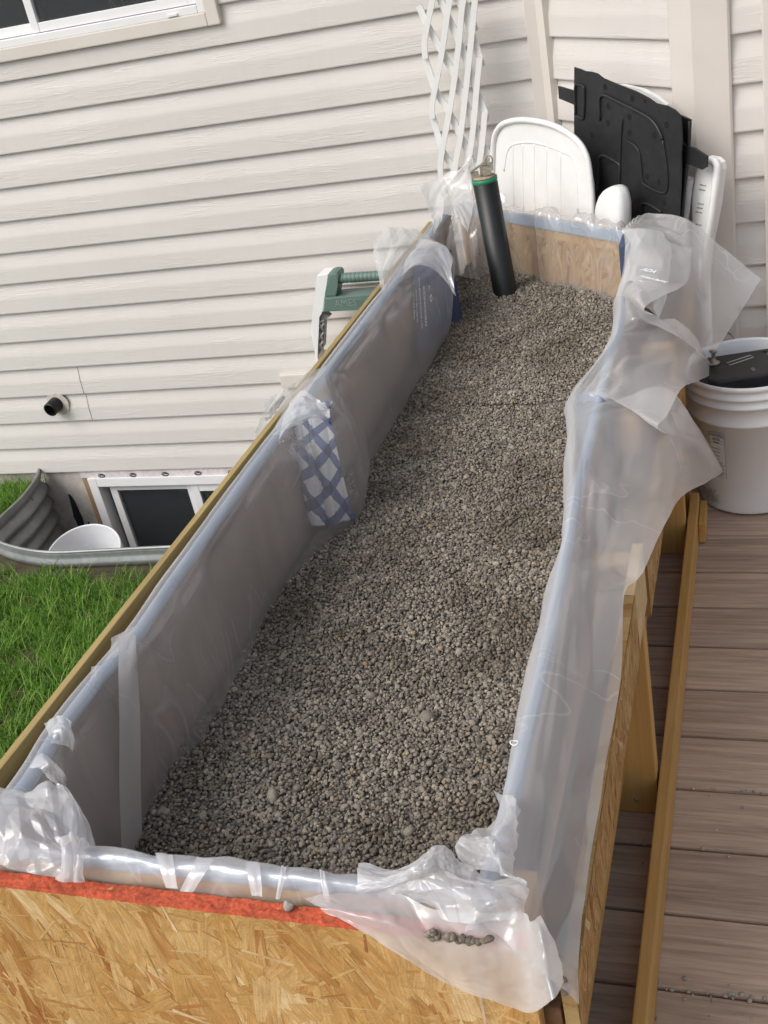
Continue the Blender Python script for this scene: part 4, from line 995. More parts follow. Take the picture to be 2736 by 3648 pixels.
patch([[Z(62, 1658, .668), Z(88, 1628, .676), Z(110, 1640, .668)], [Z(88, 1660, .672), Z(115, 1655, .668), XX(142, 1680, -.885)], [Z(100, 1680, .668), XX(130, 1700, -.885), XX(138, 1735, -.882)]], 30, 30, [(.004, 4, 4, 'r')], 2.5, 1)
patch([[Z(95, 1562, .664), Z(130, 1545, .674), Z(152, 1560, .668)], [Z(105, 1585, .668), Z(140, 1575, .670), XX(160, 1600, -.890)], [Z(112, 1605, .664), XX(145, 1612, -.890), XX(158, 1625, -.888)]], 30, 26, [(.004, 4, 4, 'r')], 6.5, 1)
# doubled strip hanging down the left wall, and loose ears outside the rim
patch([[XX(255, 1372, -.897), XX(275, 1368, -.897), XX(294, 1372, -.897)], [XX(258, 1480, -.893), XX(280, 1480, -.893), XX(300, 1480, -.893)], [XX(258, 1650, -.891), XX(282, 1650, -.891), XX(304, 1650, -.891)], [XX(262, 1832, -.888), XX(286, 1838, -.888), XX(309, 1840, -.888)]], 24, 70, [(.0025, 2, 3, 's')], .3, 1)
patch([[Z(292, 1352, .664), Z(240, 1378, .690)], [Z(280, 1380, .662), Z(238, 1402, .685)], [Z(262, 1412, .660), Z(220, 1432, .664)]], 20, 20, [(.004, 3, 3, 's')], .9, 1)
patch([[Z(215, 1438, .662), Z(198, 1440, .678)], [Z(205, 1465, .660), Z(196, 1466, .666)]], 10, 10, [(.002, 3, 3, 's')], .2, 1)
# folded bands over the front rim
for a, b, sd_ in (((335, 372), (358, 384), .4), ((425, 462), (388, 416), 2.4), ((530, 562), (543, 566), 3.1), ((608, 618), (596, 604), 4.6), ((690, 700), (700, 716), 5.2)):
    y0 = 1845 + (a[0] - 335) * .10; y1 = 1918 + (a[0] - 335) * .085
    patch([[Z(a[0], y0 - 3, .660), Z(a[1], y0, .660)], [Z(a[0] * .6 + b[0] * .4, y0 + 28, .660), Z(a[1] * .6 + b[1] * .4, y0 + 30, .660)], [Z(b[0], y1, .644), Z(b[1], y1 + 2, .644)]], 16, 26, [(.0015, 2, 2, 's')], sd_, 1)
# --- near right corner: twisted gather, crumpled top, front flap with a straight hem
patch([[Z(1072, 1712, .662), Z(1090, 1706, .672), Z(1108, 1715, .670), Z(1116, 1750, .660)], [Z(1062, 1770, .668), Z(1082, 1765, .690), Z(1105, 1775, .684), Z(1120, 1800, .662)], [Z(1025, 1805, .668), Z(1060, 1800, .696), Z(1090, 1808, .690), Z(1118, 1850, .664)], [Z(1000, 1842, .660), Z(1045, 1835, .690), Z(1082, 1848, .690), Z(1115, 1895, .664)], [Z(1005, 1880, .658), Z(1050, 1880, .680), Z(1090, 1890, .680), Z(1125, 1920, .662)]], 100, 130, [(.013, 1.8, 2.6, 'c'), (.006, 4, 5, 'c')], 8.3, 1)
patch([[Z(785, 1880, .662), Z(850, 1872, .676), Z(905, 1838, .700), Z(958, 1822, .700), Z(1005, 1848, .688), Z(1060, 1885, .675), Z(1132, 1918, .664)],
       [Z(782, 1905, .664), Z(845, 1902, .680), Z(905, 1885, .696), Z(955, 1870, .700), Z(1000, 1885, .692), Z(1062, 1905, .682), Z(1136, 1930, .664)],
       [Z(790, 1930, .652), Z(850, 1925, .672), Z(905, 1920, .682), Z(960, 1920, .682), Z(1010, 1925, .680), Z(1070, 1940, .674), Z(1135, 1955, .662)],
       [Z(850, 1945, .646), Z(880, 1960, .652), Z(920, 1978, .654), Z(970, 1985, .656), Z(1020, 1985, .657), Z(1075, 1985, .658), Z(1132, 1988, .656)]], 190, 120, [(.015, 2.2, 1.5, 'c'), (.005, 6, 1.0, ('f', .42, .15)), (.006, 5, 4, 'c')], 1.9, 1)
fy = .6875
patch([[Z(655, 1938, .640), Z(720, 1932, .645), Z(800, 1930, .650), Z(852, 1925, .660), Z(930, 1962, .661), Z(1020, 1972, .661), Z(1128, 1972, .660), XX(1146, 1990, -.212), XX(1166, 1978, -.200)],
       [YY(690, 1960, .692), YY(750, 1970, fy - .002), YY(820, 1985, fy - .004), YY(880, 2010, fy - .004), YY(950, 2045, fy), YY(1030, 2060, fy), YY(1128, 2060, fy - .003), XX(1165, 2050, -.202), XX(1195, 2030, -.192)],
       [YY(700, 1966, .692), YY(780, 2000, fy - .004), YY(850, 2040, fy - .007), YY(910, 2075, fy - .006), YY(970, 2105, fy - .003), YY(1050, 2120, fy - .003), YY(1130, 2130, fy - .005), XX(1175, 2110, -.198), XX(1212, 2075, -.190)],
       [YY(712, 1975, .691), YY(790, 2018, fy - .006), YY(868, 2065, fy - .010), YY(930, 2105, fy - .009), YY(995, 2138, fy - .006), YY(1065, 2165, fy - .006), YY(1140, 2188, fy - .007), XX(1188, 2165, -.192), XX(1222, 2120, -.186)]], 120, 50, [(.002, 8, 3, 's'), (.003, 6, 3, 'r'), (.0008, 30, 16, 's')], 6.6, 1)
me = bpy.data.meshes.new('plastic_liner'); LB.to_mesh(me); LB.free()
liner = link_mesh('plastic_liner', me, [M['film'], M['film2'], M['film3']])
tag(liner, 'crumpled translucent plastic sheet draped over the rim of the planter', 'plastic sheet')
# printing on the film
def on_film(px, py, qx, qy, body, size, x, flip=1):
    a = P(px, py, x=x); b = P(qx, qy, x=x); r = (b - a)
    up = Vector((1, 0, 0)).cross(r)
    if up.dot(P(px + 10, py, x=x) - a) < 0: up = -up
    return text_obj('printed_lettering', body, size, a, r, up, M['ink'], liner, 0.0002)
XT = -0.822
a = P(916, 620, x=XT)
def lineprint(px, py, qx, qy, body, x=XT):
    a = P(px, py, x=x); b = P(qx, qy, x=x); L = (b - a).length
    o = on_film(px, py, qx, qy, body, 1.0, x)
    # scale to fit the measured run
    vs = np.array([v.co for v in o.data.vertices]); r = (b - a).normalized(); w_ = ((vs - np.array(a)) @ np.array(r)).max()
    s_ = L / w_
    for v in o.data.vertices: v.co = a + (v.co - a) * s_
    o.data.update()
lineprint(914, 618, 919, 705, 'CONCORD'); lineprint(904, 600, 911, 712, 'ING (EDMONTON) LTD.'); lineprint(898, 625, 901, 698, 'barrier Pare-vapeur'); lineprint(892, 632, 894, 690, '-31_34-Mon')
lineprint(925, 618, 927, 628, 'A'); lineprint(928, 640, 931, 655, 'D')
for (px, py, body, sz) in ((1384, 583, 'ADA', .020), (1380, 597, 'Moisture Barrier', .012), (1378, 607, 'Pare-humidite', .010)):
    a = P(px, py, z=.692); text_obj('printed_lettering', body, sz, a, P(px + 30, py + 7, z=.692) - a, P(px, py - 20, z=.692) - a, M['ink'], liner, .0002)

# ------------------------------------------------------------------ plaid towel over the left upright, under the plastic
TB = bmesh.new(); old = LB; LB = TB
A_ = [[(-.925, 1.94, .649), (-.90, 1.935, .6495), (-.875, 1.935, .6495), (-.856, 1.935, .648)], [(-.928, 1.895, .649), (-.90, 1.893, .650), (-.875, 1.893, .650), (-.850, 1.893, .648)], [(-.927, 1.872, .60), (-.90, 1.868, .60), (-.872, 1.872, .60), (-.846, 1.878, .60)],
      [(-.925, 1.855, .52), (-.895, 1.845, .51), (-.866, 1.855, .51), (-.842, 1.868, .51)], [(-.92, 1.835, .425), (-.89, 1.82, .42), (-.860, 1.835, .42), (-.832, 1.85, .415)]]
patch(A_, 60, 90, [(.016, 3.5, 1.4, 's'), (.008, 5, 2.5, 'r')], 3.6)
LB = old
uvl = TB.loops.layers.uv.new('weave')
TB.verts.ensure_lookup_table(); TB.verts.index_update()
for f in TB.faces:
    for lp in f.loops:
        i = lp.vert.index; lp[uvl].uv = ((i % 60) / 59, (i // 60) / 89)
t = NT('plaid_cloth'); uv = t.n('ShaderNodeUVMap'); uv.uv_map = 'weave'
mp = t.n('ShaderNodeMapping'); mp.inputs['Scale'].default_value = (1.0, 3.2, 1); mp.inputs['Rotation'].default_value = (0, 0, math.radians(33)); t.l(uv.outputs[0], mp.inputs[0])
sx = t.n('ShaderNodeSeparateXYZ'); t.l(mp.outputs[0], sx.inputs[0])
def stripes(s_, f, w_): return t.math('LESS_THAN', t.math('FRACT', t.math('MULTIPLY', s_, f)), w_)
a = stripes(sx.outputs[0], 2.1, .36); b = stripes(sx.outputs[1], 2.1, .36)
ab = t.math('MULTIPLY', t.math('ADD', a, b), .5)
col = t.ramp(ab, [(0.0, (0.80, 0.78, 0.76)), (0.5, (0.11, 0.15, 0.31)), (1.0, (0.03, 0.045, 0.13))])
wv = t.noise(t.coords(), 900, 2); nr = t.bump(wv.outputs[0], .5, .001)
towel = obj('towel', TB, t.pbr(col, 0.95, 0, nr, .1), smooth=True, normals=False)
sm = towel.modifiers.new('cloth', 'SOLIDIFY'); sm.thickness = .002
tag(towel, 'blue and white plaid towel hung under the plastic on the left upright', 'towel')

NB = bmesh.new(); LB = NB
patch([[P(900, 535, y=2.90), P(930, 532, y=2.90), P(962, 532, y=2.90)], [P(897, 548, y=2.856), P(930, 545, y=2.854), P(967, 542, y=2.852)], [P(893, 610, y=2.80), P(935, 595, y=2.84), P(978, 590, y=2.86)], [P(898, 700, y=2.73), P(943, 670, y=2.82), P(990, 648, y=2.89)], [P(905, 800, z=.40), P(955, 750, z=.40), P(1001, 710, z=.40)]], 40, 60, [(.006, 3, 1.5, 's')], 2.7)
LB = old
nv = obj('cloth', NB, m_plain('navy_cloth', (0.045, 0.085, 0.20), .9, var=.12, scale=300, bump=.4), smooth=True, normals=False)
sm = nv.modifiers.new('cloth', 'SOLIDIFY'); sm.thickness = .002
tag(nv, 'plain navy blue cloth hung under the printed plastic near the pipe', 'cloth')
q = P(1111, 1604, z=.661)
bm = bmesh.new(); tube(bm, [q + Vector((math.cos(a_) * .0048, math.sin(a_) * .0038, .001 * math.cos(2 * a_))) for a_ in [k * math.pi / 8 for k in range(16)]], .0008, 6, closed=True); obj('torn_hole', bm, M['ink'], liner)

# ------------------------------------------------------------------ standpipe with clips
pb = P(1092, 634, z=.452); ptop = P(1046, 383, y=pb.y - .005)
pipe = thing('standpipe', 'black plastic pipe with green rim standing upright in the gravel', 'pipe', pb)
ax = (ptop - pb); Lp = ax.length; ax.normalize(); RP = .0345
bm = bmesh.new(); lathe(bm, [(RP, -.1), (RP, Lp - .012), (RP - .006, Lp - .012), (RP - .006, -.1)], pb, 40, ax); obj('tube', bm, M['abs'], pipe)
bm = bmesh.new(); lathe(bm, [(RP - .0005, Lp - .0125), (RP + .001, Lp - .009), (RP + .001, Lp - .001), (RP - .003, Lp), (RP - .006, Lp - .004), (RP - .007, Lp - .03), (0.0001, Lp - .03)], pb, 40, ax); obj('rim', bm, M['greenrim'], pipe)
bm = bmesh.new(); tp = ptop; 
lathe(bm, [(0.0001, .0035), (RP - .004, .0030), (RP - .0035, .0005), (0.0001, .0005)], tp, 32, ax)
obj('cap', bm, m_plain('sandy_cap', (0.34, 0.27, 0.19), .9, var=.3, scale=200, bump=.6), pipe)
clip = thing('metal_clip', 'tangle of bent tan metal clips resting on top of the black pipe', 'clip', tp)
ny = -(ray(1046, 383)).normalized(); rxv = (P(1060, 378, y=ptop.y) - P(1030, 388, y=ptop.y)).normalized(); uzv = ax
def cl(pts, th, off=0.0):
    prism(bm, [tp + rxv * (x_ / 800) + uzv * (z_ / 830) + Vector((0, -off, 0)) for x_, z_ in pts], (0, -th, 0), .0006)
bm = bmesh.new()
cl([(-28, 4), (-6, 4), (-6, 9), (-10, 9), (-10, 20), (-28, 22)], .003, .004); cl([(-28, 19), (12, 32), (12, 36), (-28, 24)], .016, -.006)
obj('bracket', bm, M['clip'], clip)
bm = bmesh.new(); cl([(2, 4), (20, 4), (20, 10), (26, 12), (26, 30), (20, 30), (18, 16), (8, 16), (2, 12)], .003, .010); cl([(-6, 10), (8, 10), (10, 22), (-4, 26)], .012, .0)
for cx_, cz_ in ((19, 34),):
    ring = [tp + rxv * ((cx_ + 8 * math.cos(a_)) / 800) + uzv * ((cz_ + 11 * math.sin(a_)) / 830) + Vector((0, -.008, 0)) for a_ in [k * math.pi / 9 for k in range(18)]]
    tube(bm, ring, .0022, 6, closed=True)
obj('hasp', bm, M['clip'], clip)

# ------------------------------------------------------------------ trellis (folded white plastic lattice)
s2 = .3376 / KP
def zt(p, y=3.47): return P((1440 / KP) + p[0] * s2, p[1] * s2, y=y)
TR = thing('trellis', 'narrow white plastic lattice trellis standing twisted against the siding', 'trellis', zt((420, 1900)))
Aset = [[(470, -130), (610, 80), (712, 350), (795, 610), (825, 700)], [(370, -20), (452, 160), (576, 440), (676, 702), (762, 952), (850, 1185), (880, 1280)], [(150, 60), (240, 260), (396, 545), (532, 808), (636, 1066), (732, 1300), (820, 1522), (915, 1650)], [(215, 600), (322, 935), (472, 1188), (592, 1436), (690, 1640), (760, 1800)], [(290, 1200), (400, 1580), (480, 1720), (560, 1850)], [(560, -100), (690, 140), (750, 330)]]
Bset = [[(330, -150), (270, 120), (240, 262), (212, 440), (218, 620)], [(490, -60), (452, 162), (396, 546), (322, 936), (290, 1110), (295, 1250)], [(660, -150), (608, 82), (576, 442), (532, 808), (472, 1188), (400, 1582), (378, 1760), (395, 1930)], [(745, 0), (712, 352), (676, 702), (636, 1066), (592, 1438), (545, 1700), (520, 1900)], [(795, 612), (762, 952), (732, 1300), (690, 1620), (640, 1800)], [(850, 1186), (820, 1522), (800, 1660), (770, 1850)]]
def slat(pts, wv_, y, th):
    pts2 = cr([zt(p, y) for p in pts], 24); bm = bmesh.new(); prev = None; n_ = len(pts2)
    for i, p in enumerate(pts2):
        tg = (pts2[min(i + 1, n_ - 1)] - pts2[max(0, i - 1)]).normalized(); sd_ = tg.cross(Vector((0, 1, 0))).normalized() * wv_
        q = [bm.verts.new(v) for v in (p - sd_, p + sd_, p + sd_ + Vector((0, th, 0)), p - sd_ + Vector((0, th, 0)))]
        if prev:
            for a_ in range(4): bm.faces.new((prev[a_], prev[(a_ + 1) % 4], q[(a_ + 1) % 4], q[a_]))
        else: bm.faces.new(q)
        prev = q
    bm.faces.new(prev[::-1]); return obj('slat', bm, M['trellis'], TR)
M['trellis'] = m_plain('white_lattice', (0.77, 0.765, 0.75), .45, var=.04, scale=30, bump=.05)
for i_, q in enumerate(Aset): slat(q, .0098, 3.478 + .0004 * i_, .006)
for i_, q in enumerate(Bset): slat(q, .0088, 3.464 + .0004 * i_, .008)

# ------------------------------------------------------------------ garden kneeler behind the left board
def K(x, y, yy=3.42): return P(606.4 + .1754 * x, 545.7 + .1754 * y, y=yy)
KN = thing('garden_kneeler', 'green and white garden kneeler stool with ribbed grip standing by the siding', 'kneeler stool', (-1.45, 3.45, GZ))
bm = bmesh.new()
lower = K(430, 1500); lz = Vector((lower.x - .02, 3.42, GZ + .002))
prism(bm, [K(450, 285), K(475, 268), K(590, 258), K(578, 300), K(525, 720), K(490, 745), K(462, 785), K(440, 1290), lz + Vector((.045, 0, 0)), lz, K(375, 1000), K(385, 780), K(430, 400)], (0, .07, 0), .004)
obj('leg', bm, M['white'], KN)
bm = bmesh.new(); mx2 = lambda x: 2600 - x
prism(bm, [K(mx2(x), y - 30) for x, y in ((450, 285), (475, 268), (590, 258), (525, 720), (462, 785), (440, 1290))] + [lz + Vector((.36, 0, 0)), lz + Vector((.41, 0, 0)), K(mx2(375), 970), K(mx2(430), 370)], (0, .07, 0), .003)
obj('leg', bm, M['white'], KN)
bm = bmesh.new()
prism(bm, [K(585, 262, 3.415), K(640, 243, 3.415), K(690, 250, 3.415), K(715, 285, 3.415), K(700, 400, 3.415), K(690, 470, 3.415), K(680, 549, 3.415), K(536, 560, 3.415), K(545, 500, 3.415)], (0, .065, 0), .008)
o = obj('side_bracket', bm, M['green'], KN)
bm = bmesh.new(); prism(bm, [K(mx2(x), y - 40, 3.415) for x, y in ((585, 262), (640, 243), (690, 250), (715, 285), (690, 470), (680, 549), (536, 560), (545, 500))], (0, .065, 0), .004); obj('side_bracket', bm, M['green'], KN)
bm = bmesh.new(); prism(bm, [K(534, 556, 3.413), K(1300, 505, 3.413), K(2060, 455, 3.413), K(2060, 650, 3.413), K(1300, 690, 3.413), K(520, 735, 3.413)], (0, .08, 0), .006)
bar = obj('crossbar', bm, M['green'], KN)
a = K(672, 668, 3.4125); b = K(880, 652, 3.4125)
text_obj('embossed_lettering', 'AMES', .034, a, b - a, (0, 0, 1), m_plain('embossed_green', (0.23, 0.31, 0.28), .5), bar, .0012)
cc = K(955, 620, 3.4125); bm = bmesh.new(); tube(bm, [cc + Vector((math.cos(q) * .0125, 0, math.sin(q) * .0125)) for q in [i * math.pi / 12 for i in range(24)]], .0012, 6, closed=True); tube(bm, [cc + Vector((math.cos(q) * .006, 0, math.sin(q) * .006)) for q in [i * math.pi / 12 for i in range(4, 22)]], .0012, 6)
obj('emblem', bm, M['green'], bar)
bm = bmesh.new(); g0 = K(690, 318, 3.44); g1 = K(1960, 235, 3.44); L_ = (g1 - g0).length; n_ = 150
pts = []; rr = []
for i in range(n_ + 1):
    f = i / n_; pts.append(g0 + (g1 - g0) * f); rr.append(.0172 - (.0022 if (i % 6 == 0 and 8 < i < 142) else 0))
tube(bm, pts, rr, 18); obj('grip', bm, M['green'], KN)
bm = bmesh.new(); prism(bm, [K(458, 790, 3.44), K(525, 742, 3.44), K(600, 790, 3.44), K(540, 840, 3.44), K(525, 1160, 3.44), K(445, 1290, 3.44)], (0, .03, 0))
obj('rib_web', bm, M['greydark'], KN)
bm = bmesh.new()
for (a, b) in (((465, 870), (535, 830)), ((460, 850), (525, 960)), ((460, 960), (535, 870)), ((458, 960), (522, 1080)), ((455, 1090), (528, 980)), ((450, 1090), (515, 1190)), ((450, 1200), (522, 1090))):
    tube(bm, [K(*a, 3.432), K(*b, 3.432)], .004, 5)
obj('rib', bm, m_plain('grey_rib', (0.50, 0.50, 0.49), .6), KN)

# ------------------------------------------------------------------ chairs and black panels against the bay
N45 = Vector((1, 1, 0)).normalized()
def B(px, py, d): return P(px, py, n=N45, d=d / math.sqrt(2))
out = N45 * -1
def chair_base(t_, d, x0, x1, top):
    for px in (x0, x1):
        q = B(px, top, d); bm = bmesh.new(); tube(bm, [q, Vector((q.x, q.y, .02))], [.016, .014], 10); obj('leg', bm, M['chair'], t_)
D1 = 2.66
CH = thing('patio_chair', 'white resin patio chair with rounded grooved back behind the planter', 'chair', (-.62, 3.28, 0), 'white chairs stored against the bay wall')
ol = [(1062, 440), (1064, 360), (1066, 310), (1071, 287), (1083, 270), (1102, 262), (1126, 259), (1160, 262), (1195, 271), (1225, 286), (1248, 305), (1262, 325), (1271, 352), (1277, 400), (1280, 450), (1281, 620), (1070, 600)]
bm = bmesh.new(); prism(bm, [B(x, y, D1) for x, y in ol], N45 * .012, .003); obj('backrest', bm, M['chair'], CH)
bm = bmesh.new(); tube(bm, cr([B(x, y, D1 - .006) for x, y in ol[:16]], 70), .0085, 10); obj('back_rim', bm, M['chair'], CH)
bm = bmesh.new()
z1 = lambda x, y: (1000.5 + .3969 * x, 91 + .3969 * y)
tube(bm, cr([B(*z1(x, y), D1 + .0022) for x, y in ((225, 700), (238, 610), (262, 565), (310, 548), (380, 546), (450, 562), (530, 592), (590, 620), (612, 660), (622, 760), (628, 930))], 50), .0040, 8)
for x, yt, yb in ((275, 552, 840), (328, 548, 860), (390, 550, 880), (458, 568, 905), (533, 600, 930)):
    tube(bm, cr([B(*z1(x, yt), D1 + .0024), B(*z1(x - 2, (yt + yb) / 2), D1 + .0024), B(*z1(x + 4, yb + 60), D1 + .0024)], 14), .0036, 8)
obj('groove_ridge', bm, M['chair'], CH)
bm = bmesh.new(); DA = 2.60
prism(bm, [B(x, y, DA) for x, y in ((1281, 640), (1281, 455), (1284, 440), (1290, 424), (1299, 412), (1310, 406), (1320, 405), (1329, 411), (1335, 424), (1339, 445), (1341, 640))], N45 * .045, .015)
obj('armrest', bm, M['chair'], CH, smooth=True)
chair_base(CH, D1 + .01, 1085, 1265, 590)
# black ribbed panels
D2 = 2.735
t_ = thing('splash_panel', 'black ribbed plastic panel with round holes leaning against the bay wall', 'plastic panel', (-.36, 3.1, 0), 'black plastic panels leaning against the bay wall')
po = [(1240, 145), (1252, 149), (1264, 155), (1276, 155), (1290, 159), (1302, 170), (1330, 181), (1372, 197), (1400, 211), (1416, 224), (1442, 229), (1457, 237), (1467, 247), (1471, 262), (1473, 300), (1470, 400), (1462, 560), (1452, 700), (1240, 660), (1240, 330)]
bm = bmesh.new(); prism(bm, [B(x, y, D2) for x, y in po], N45 * .004, .001); obj('sheet', bm, M['blackpl'], t_)
bm = bmesh.new()
for pts, r in (([(745, 425), (742, 320), (748, 298), (765, 288), (800, 303), (900, 352), (990, 398), (1040, 440), (1070, 490), (1085, 530)], .0048), ([(738, 800), (740, 650), (748, 625), (765, 618), (800, 635), (845, 662), (853, 690), (850, 800)], .0042), ([(890, 535), (945, 575), (965, 640), (975, 750), (1000, 785), (1100, 820), (1110, 700), (1085, 530)], .0030), ([(968, 940), (970, 890), (985, 878), (1020, 890), (1080, 925)], .0042), ([(612, 400), (610, 245), (628, 233), (652, 240), (660, 265), (656, 405), (640, 412), (615, 400)], .0040), ([(868, 420), (860, 520), (850, 800)], .0022)):
    tube(bm, cr([B(*z1(x, y), D2 - .002) for x, y in pts], 40), r, 7)
obj('rib', bm, M['blackpl'], t_)
for x, y, r in ((773, 245, 1), (920, 308, 1), (990, 320, .6), (790, 350, 1), (905, 407, 1), (789, 442, 1), (702, 507, 1), (905, 495, 1), (1041, 508, 1), (1107, 450, 1), (1000, 731, 1), (1065, 762, 1), (908, 820, 1), (1095, 875, 1), (705, 720, .7)):
    bm = bmesh.new(); lathe(bm, [(.0001, .0002), (.0088 * r, .0003), (.0092 * r, -.002)], B(*z1(x, y), D2), 16, out, smooth=False); obj('hole_disc', bm, M['hole'], t_)  # flat dark disc; the shade inside a hole is painted by its colour
bm = bmesh.new(); prism(bm, [B(x, y, D2 + .03) for x, y in ((1205, 186), (1241, 197), (1290, 217), (1470, 303), (1478, 314), (1500, 320), (1527, 338), (1526, 361), (1516, 367), (1478, 351), (1290, 250), (1241, 227), (1207, 213))], N45 * .006, .001); obj('strap', bm, M['blackpl'], t_)
t_ = thing('splash_panel', 'second black plastic panel showing only its edge behind the ribbed one', 'plastic panel', (-.28, 3.1, 0), 'black plastic panels leaning against the bay wall')
bm = bmesh.new(); prism(bm, [B(x, y, D2 + .055) for x, y in ((1300, 200), (1471, 250), (1491, 259), (1489, 300), (1482, 380), (1474, 470), (1466, 640), (1300, 620))], N45 * .006, .001); obj('sheet', bm, M['blackpl'], t_)
bm = bmesh.new(); tube(bm, [B(x, y, D2 + .05) for x, y in ((1489, 262), (1487, 300), (1480, 380), (1472, 470), (1466, 600))], .004, 6); obj('folded_edge', bm, M['blackpl'], t_)
# second white chair
D3 = 2.83
C2 = thing('patio_chair', 'white chair mostly hidden behind the black panels with slotted side frame', 'chair', (-.2, 3.0, 0), 'white chairs stored against the bay wall')
bm = bmesh.new(); prism(bm, [B(x, y, D3) for x, y in ((1300, 185), (1340, 183), (1385, 193), (1415, 207), (1440, 226), (1450, 300), (1448, 560), (1300, 520))], N45 * .012, .003); obj('backrest', bm, M['chair'], C2)
bm = bmesh.new(); prism(bm, [B(x, y, D3) for x, y in ((1494, 640), (1496, 420), (1502, 372), (1512, 348), (1528, 339), (1545, 342), (1556, 352), (1558, 368), (1548, 440), (1528, 545), (1520, 640))], N45 * .02, .004); obj('side_frame', bm, M['chair'], C2)
bm = bmesh.new(); tube(bm, cr([B(x, y, D3 - .012) for x, y in ((1522, 640), (1527, 540), (1540, 450), (1549, 375), (1546, 352), (1532, 346))], 30), .0105, 8); obj('armrest', bm, M['chair'], C2)
mslot = m_plain('slot_grey', (.35, .35, .35), .6)
for x, y in ((1519, 400), (1517, 410), (1514, 440), (1512, 449), (1510, 458), (1509, 485)): obj('slot', tube(bmesh.new(), [B(x - 6, y - 1, D3 - .001), B(x + 6, y + 1, D3 - .001)], .002, 5), mslot, C2)
bm = bmesh.new(); tube(bm, [B(1490, 385, D3 - .02), B(1484, 430, D3 - .02), B(1476, 500, D3 - .02), B(1470, 620, D3 - .02)], .011, 10); obj('frame_tube', bm, m_plain('grey_tube', (.42, .42, .43), .4), C2)
chair_base(C2, D3 + .012, 1320, 1520, 560)

# ------------------------------------------------------------------ bucket with battery
BK = Vector((-0.062, 2.655, 0.002))
bt = thing('bucket', 'white plastic bucket with dirt stain and warning label on the deck', 'bucket', BK)
bm = pail('p', BK, Vector((0, 0, 1)), 0.365, 0.132, 0.150, None)
t = NT('bucket_plastic'); c = t.coords(); n = t.noise(c, 10, 3)
col = t.ramp(n.outputs[0], [(.3, (.78, .79, .80)), (.7, (.84, .845, .855))])
# gritty mud splash low on the side
def spot(px, py, rad, lo_, hi_, sc):
    q = P(px, py, y=2.575); vm = t.n('ShaderNodeVectorMath', operation='DISTANCE'); t.l(c, vm.inputs[0]); vm.inputs[1].default_value = q
    g = t.noise(c, sc, 4, .7)
    s_ = t.math('ADD', t.math('DIVIDE', vm.outputs['Value'], rad), t.math('MULTIPLY', t.math('SUBTRACT', g.outputs[0], .5), 1.8))
    return t.ramp(s_, [(lo_, 1), (hi_, 0)])
for a_ in ((1612, 1072, .030, .75, .95, 90), (1588, 1062, .018, .7, .95, 90), (1640, 1078, .022, .7, .9, 100), (1545, 1065, .040, .45, .9, 120)):
    m_ = spot(*a_); gr = t.noise(c, 400, 2); mud = t.ramp(gr.outputs[0], [(.35, (.22, .19, .16)), (.65, (.50, .46, .40))])
    col = t.mix(t.math('MULTIPLY', m_, .85), col, mud)
obj('body', bm, t.pbr(col, .35, 0, t.bump(n.outputs[0], .05, .001), .5), bt)
# label as a curved sheet
bm = bmesh.new(); lc = P(1527, 1003, y=2.57); th0 = math.atan2(lc.y - BK.y, lc.x - BK.x)
lz0, lz1 = 0.108, 0.235; prev = None
Rr = lambda z: 0.132 + (0.150 - 0.132) * z / .365 + .0012
lw_ = .036
def LBL(u, z, e=0.0):
    a_ = -math.pi / 2 - .56 + u; return Vector((BK.x + math.cos(a_) * (Rr(z) + e), BK.y + math.sin(a_) * (Rr(z) + e), z + .002))
def strip(bm, u0, u1, z0, z1, e, n_=10):
    pv = None
    for i in range(n_ + 1):
        u = u0 + (u1 - u0) * i / n_; q = (bm.verts.new(LBL(u, z0, e)), bm.verts.new(LBL(u, z1, e)))
        if pv: bm.faces.new((pv[0], q[0], q[1], pv[1]))
        pv = q
strip(bm, -.15, .15, lz0, lz1, 0.0); lb = obj('warning_label', bm, m_plain('label_paper', (.70, .70, .68), .6), bt, normals=False)
bm = bmesh.new(); e_ = .0004
for z in (lz0, lz1 - .0008, .2235, .214, .206): strip(bm, -.15, .15, z, z + .0008, e_)
for u in (-.15, .145): strip(bm, u, u + .005, lz0, lz1, e_)
for k in range(12):
    z = lz0 + .005 + k * .0035; strip(bm, -.13, random.uniform(.05, .13), z, z + .0012, e_)
for k in range(4):
    z = .16 + k * .010; strip(bm, -.13, random.uniform(.0, .12), z, z + .0014, e_)
obj('label_print', bm, m_plain('label_ink', (.10, .09, .07), .7), lb, normals=False)
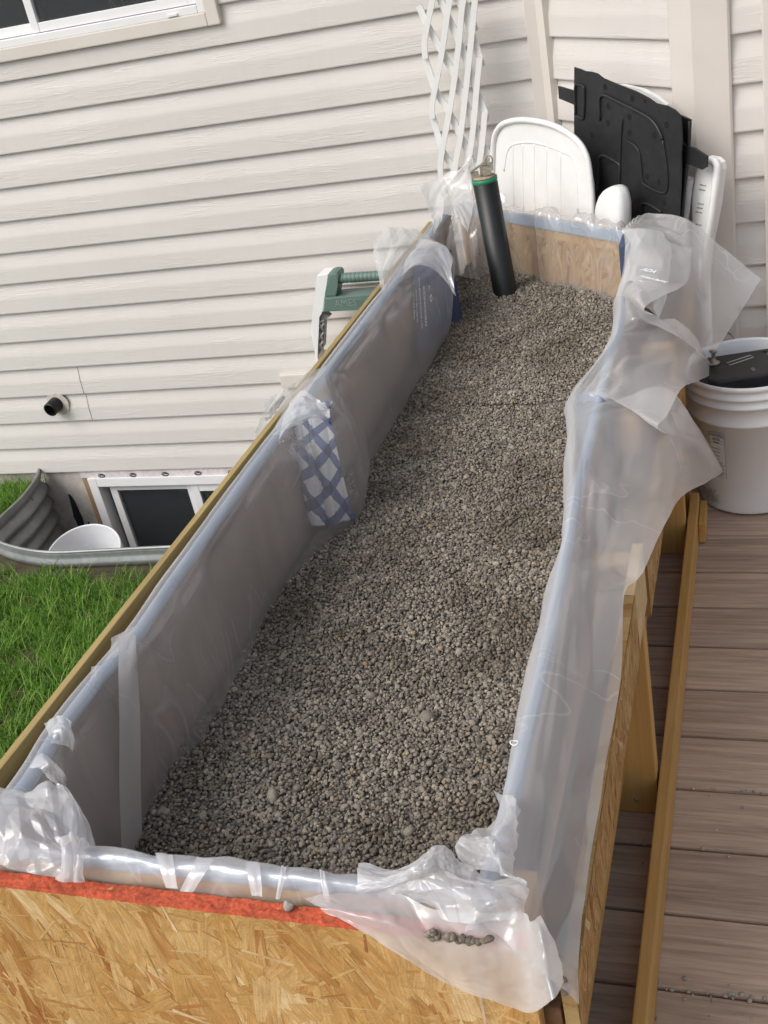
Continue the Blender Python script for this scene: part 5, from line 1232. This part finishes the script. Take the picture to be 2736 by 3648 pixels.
for body, z, sz in (('WARNING', .2265, .0085), ('AVISO', .216, .0075), ('Danger', .2075, .006)):
    a_ = LBL(0, z, .001); text_obj('label_lettering', body, sz, a_, LBL(.05, z, .001) - LBL(-.05, z, .001), (0, 0, 1), M['blackink'], lb, .0002, 'CENTER')
bm = bmesh.new(); tube(bm, cr([P(1588, 735, y=2.86), P(1578, 722, y=2.88), P(1562, 715, y=2.90), Vector((-.16, 2.83, .38)), Vector((-.19, 2.74, .335)), Vector((-.196, 2.70, .32))], 30), .0022, 6); obj('handle', bm, M['steel'], bt)
# battery
BC = Vector((-0.055, 2.66, 0))
BT = thing('battery', 'black battery with bolt terminals sitting inside the white bucket', 'battery', (BC.x, BC.y, .19))
ang = math.radians(14); u_ = Vector((math.cos(ang), math.sin(ang), 0)); v_ = Vector((-math.sin(ang), math.cos(ang), 0))
def bp(x, y, z): return BC + u_ * x + v_ * y + Vector((0, 0, z))
bm = bmesh.new(); prism(bm, [bp(x, y, .19) for x, y in ((-.10, -.075), (.085, -.075), (.102, -.058), (.102, .058), (.085, .075), (-.10, .075), (-.118, .058), (-.118, -.058))], (0, 0, .172), .006)
cas = obj('case', bm, M['blackpl'], BT)
for x, y in ((.060, .030), (-.085, .030)):
    bm = bmesh.new(); lathe(bm, [(.0001, .001), (.015, .001), (.015, .003), (.0055, .004), (.005, .030), (.0095, .031), (.0095, .036), (.0001, .038)], bp(x, y, .362), 16); obj('terminal_bolt', bm, M['clip'], BT)
bm = bmesh.new()
fr0 = [(-.055, .020), (.008, .045), (.012, .030), (-.051, .005)]
tube(bm, [bp(x, y, .3628) for x, y in fr0], .0012, 5, closed=True); obj('vent_tag', bm, m_plain('grey_tag', (.45, .44, .42), .6), BT)
text_obj('embossed_mark', 'S', .022, bp(-.01, -.045, .3622), u_, v_, m_plain('grey_mark', (.25, .24, .23), .6), BT, .0004)
for x, y in ((.045, .055), (.075, -.02)):
    bm = bmesh.new(); lathe(bm, [(.0001, .0008), (.006, .0008), (.006, -.001)], bp(x, y, .362), 12); obj('hole_disc', bm, M['hole'], BT)  # flat disc again, hole shade given by black colour
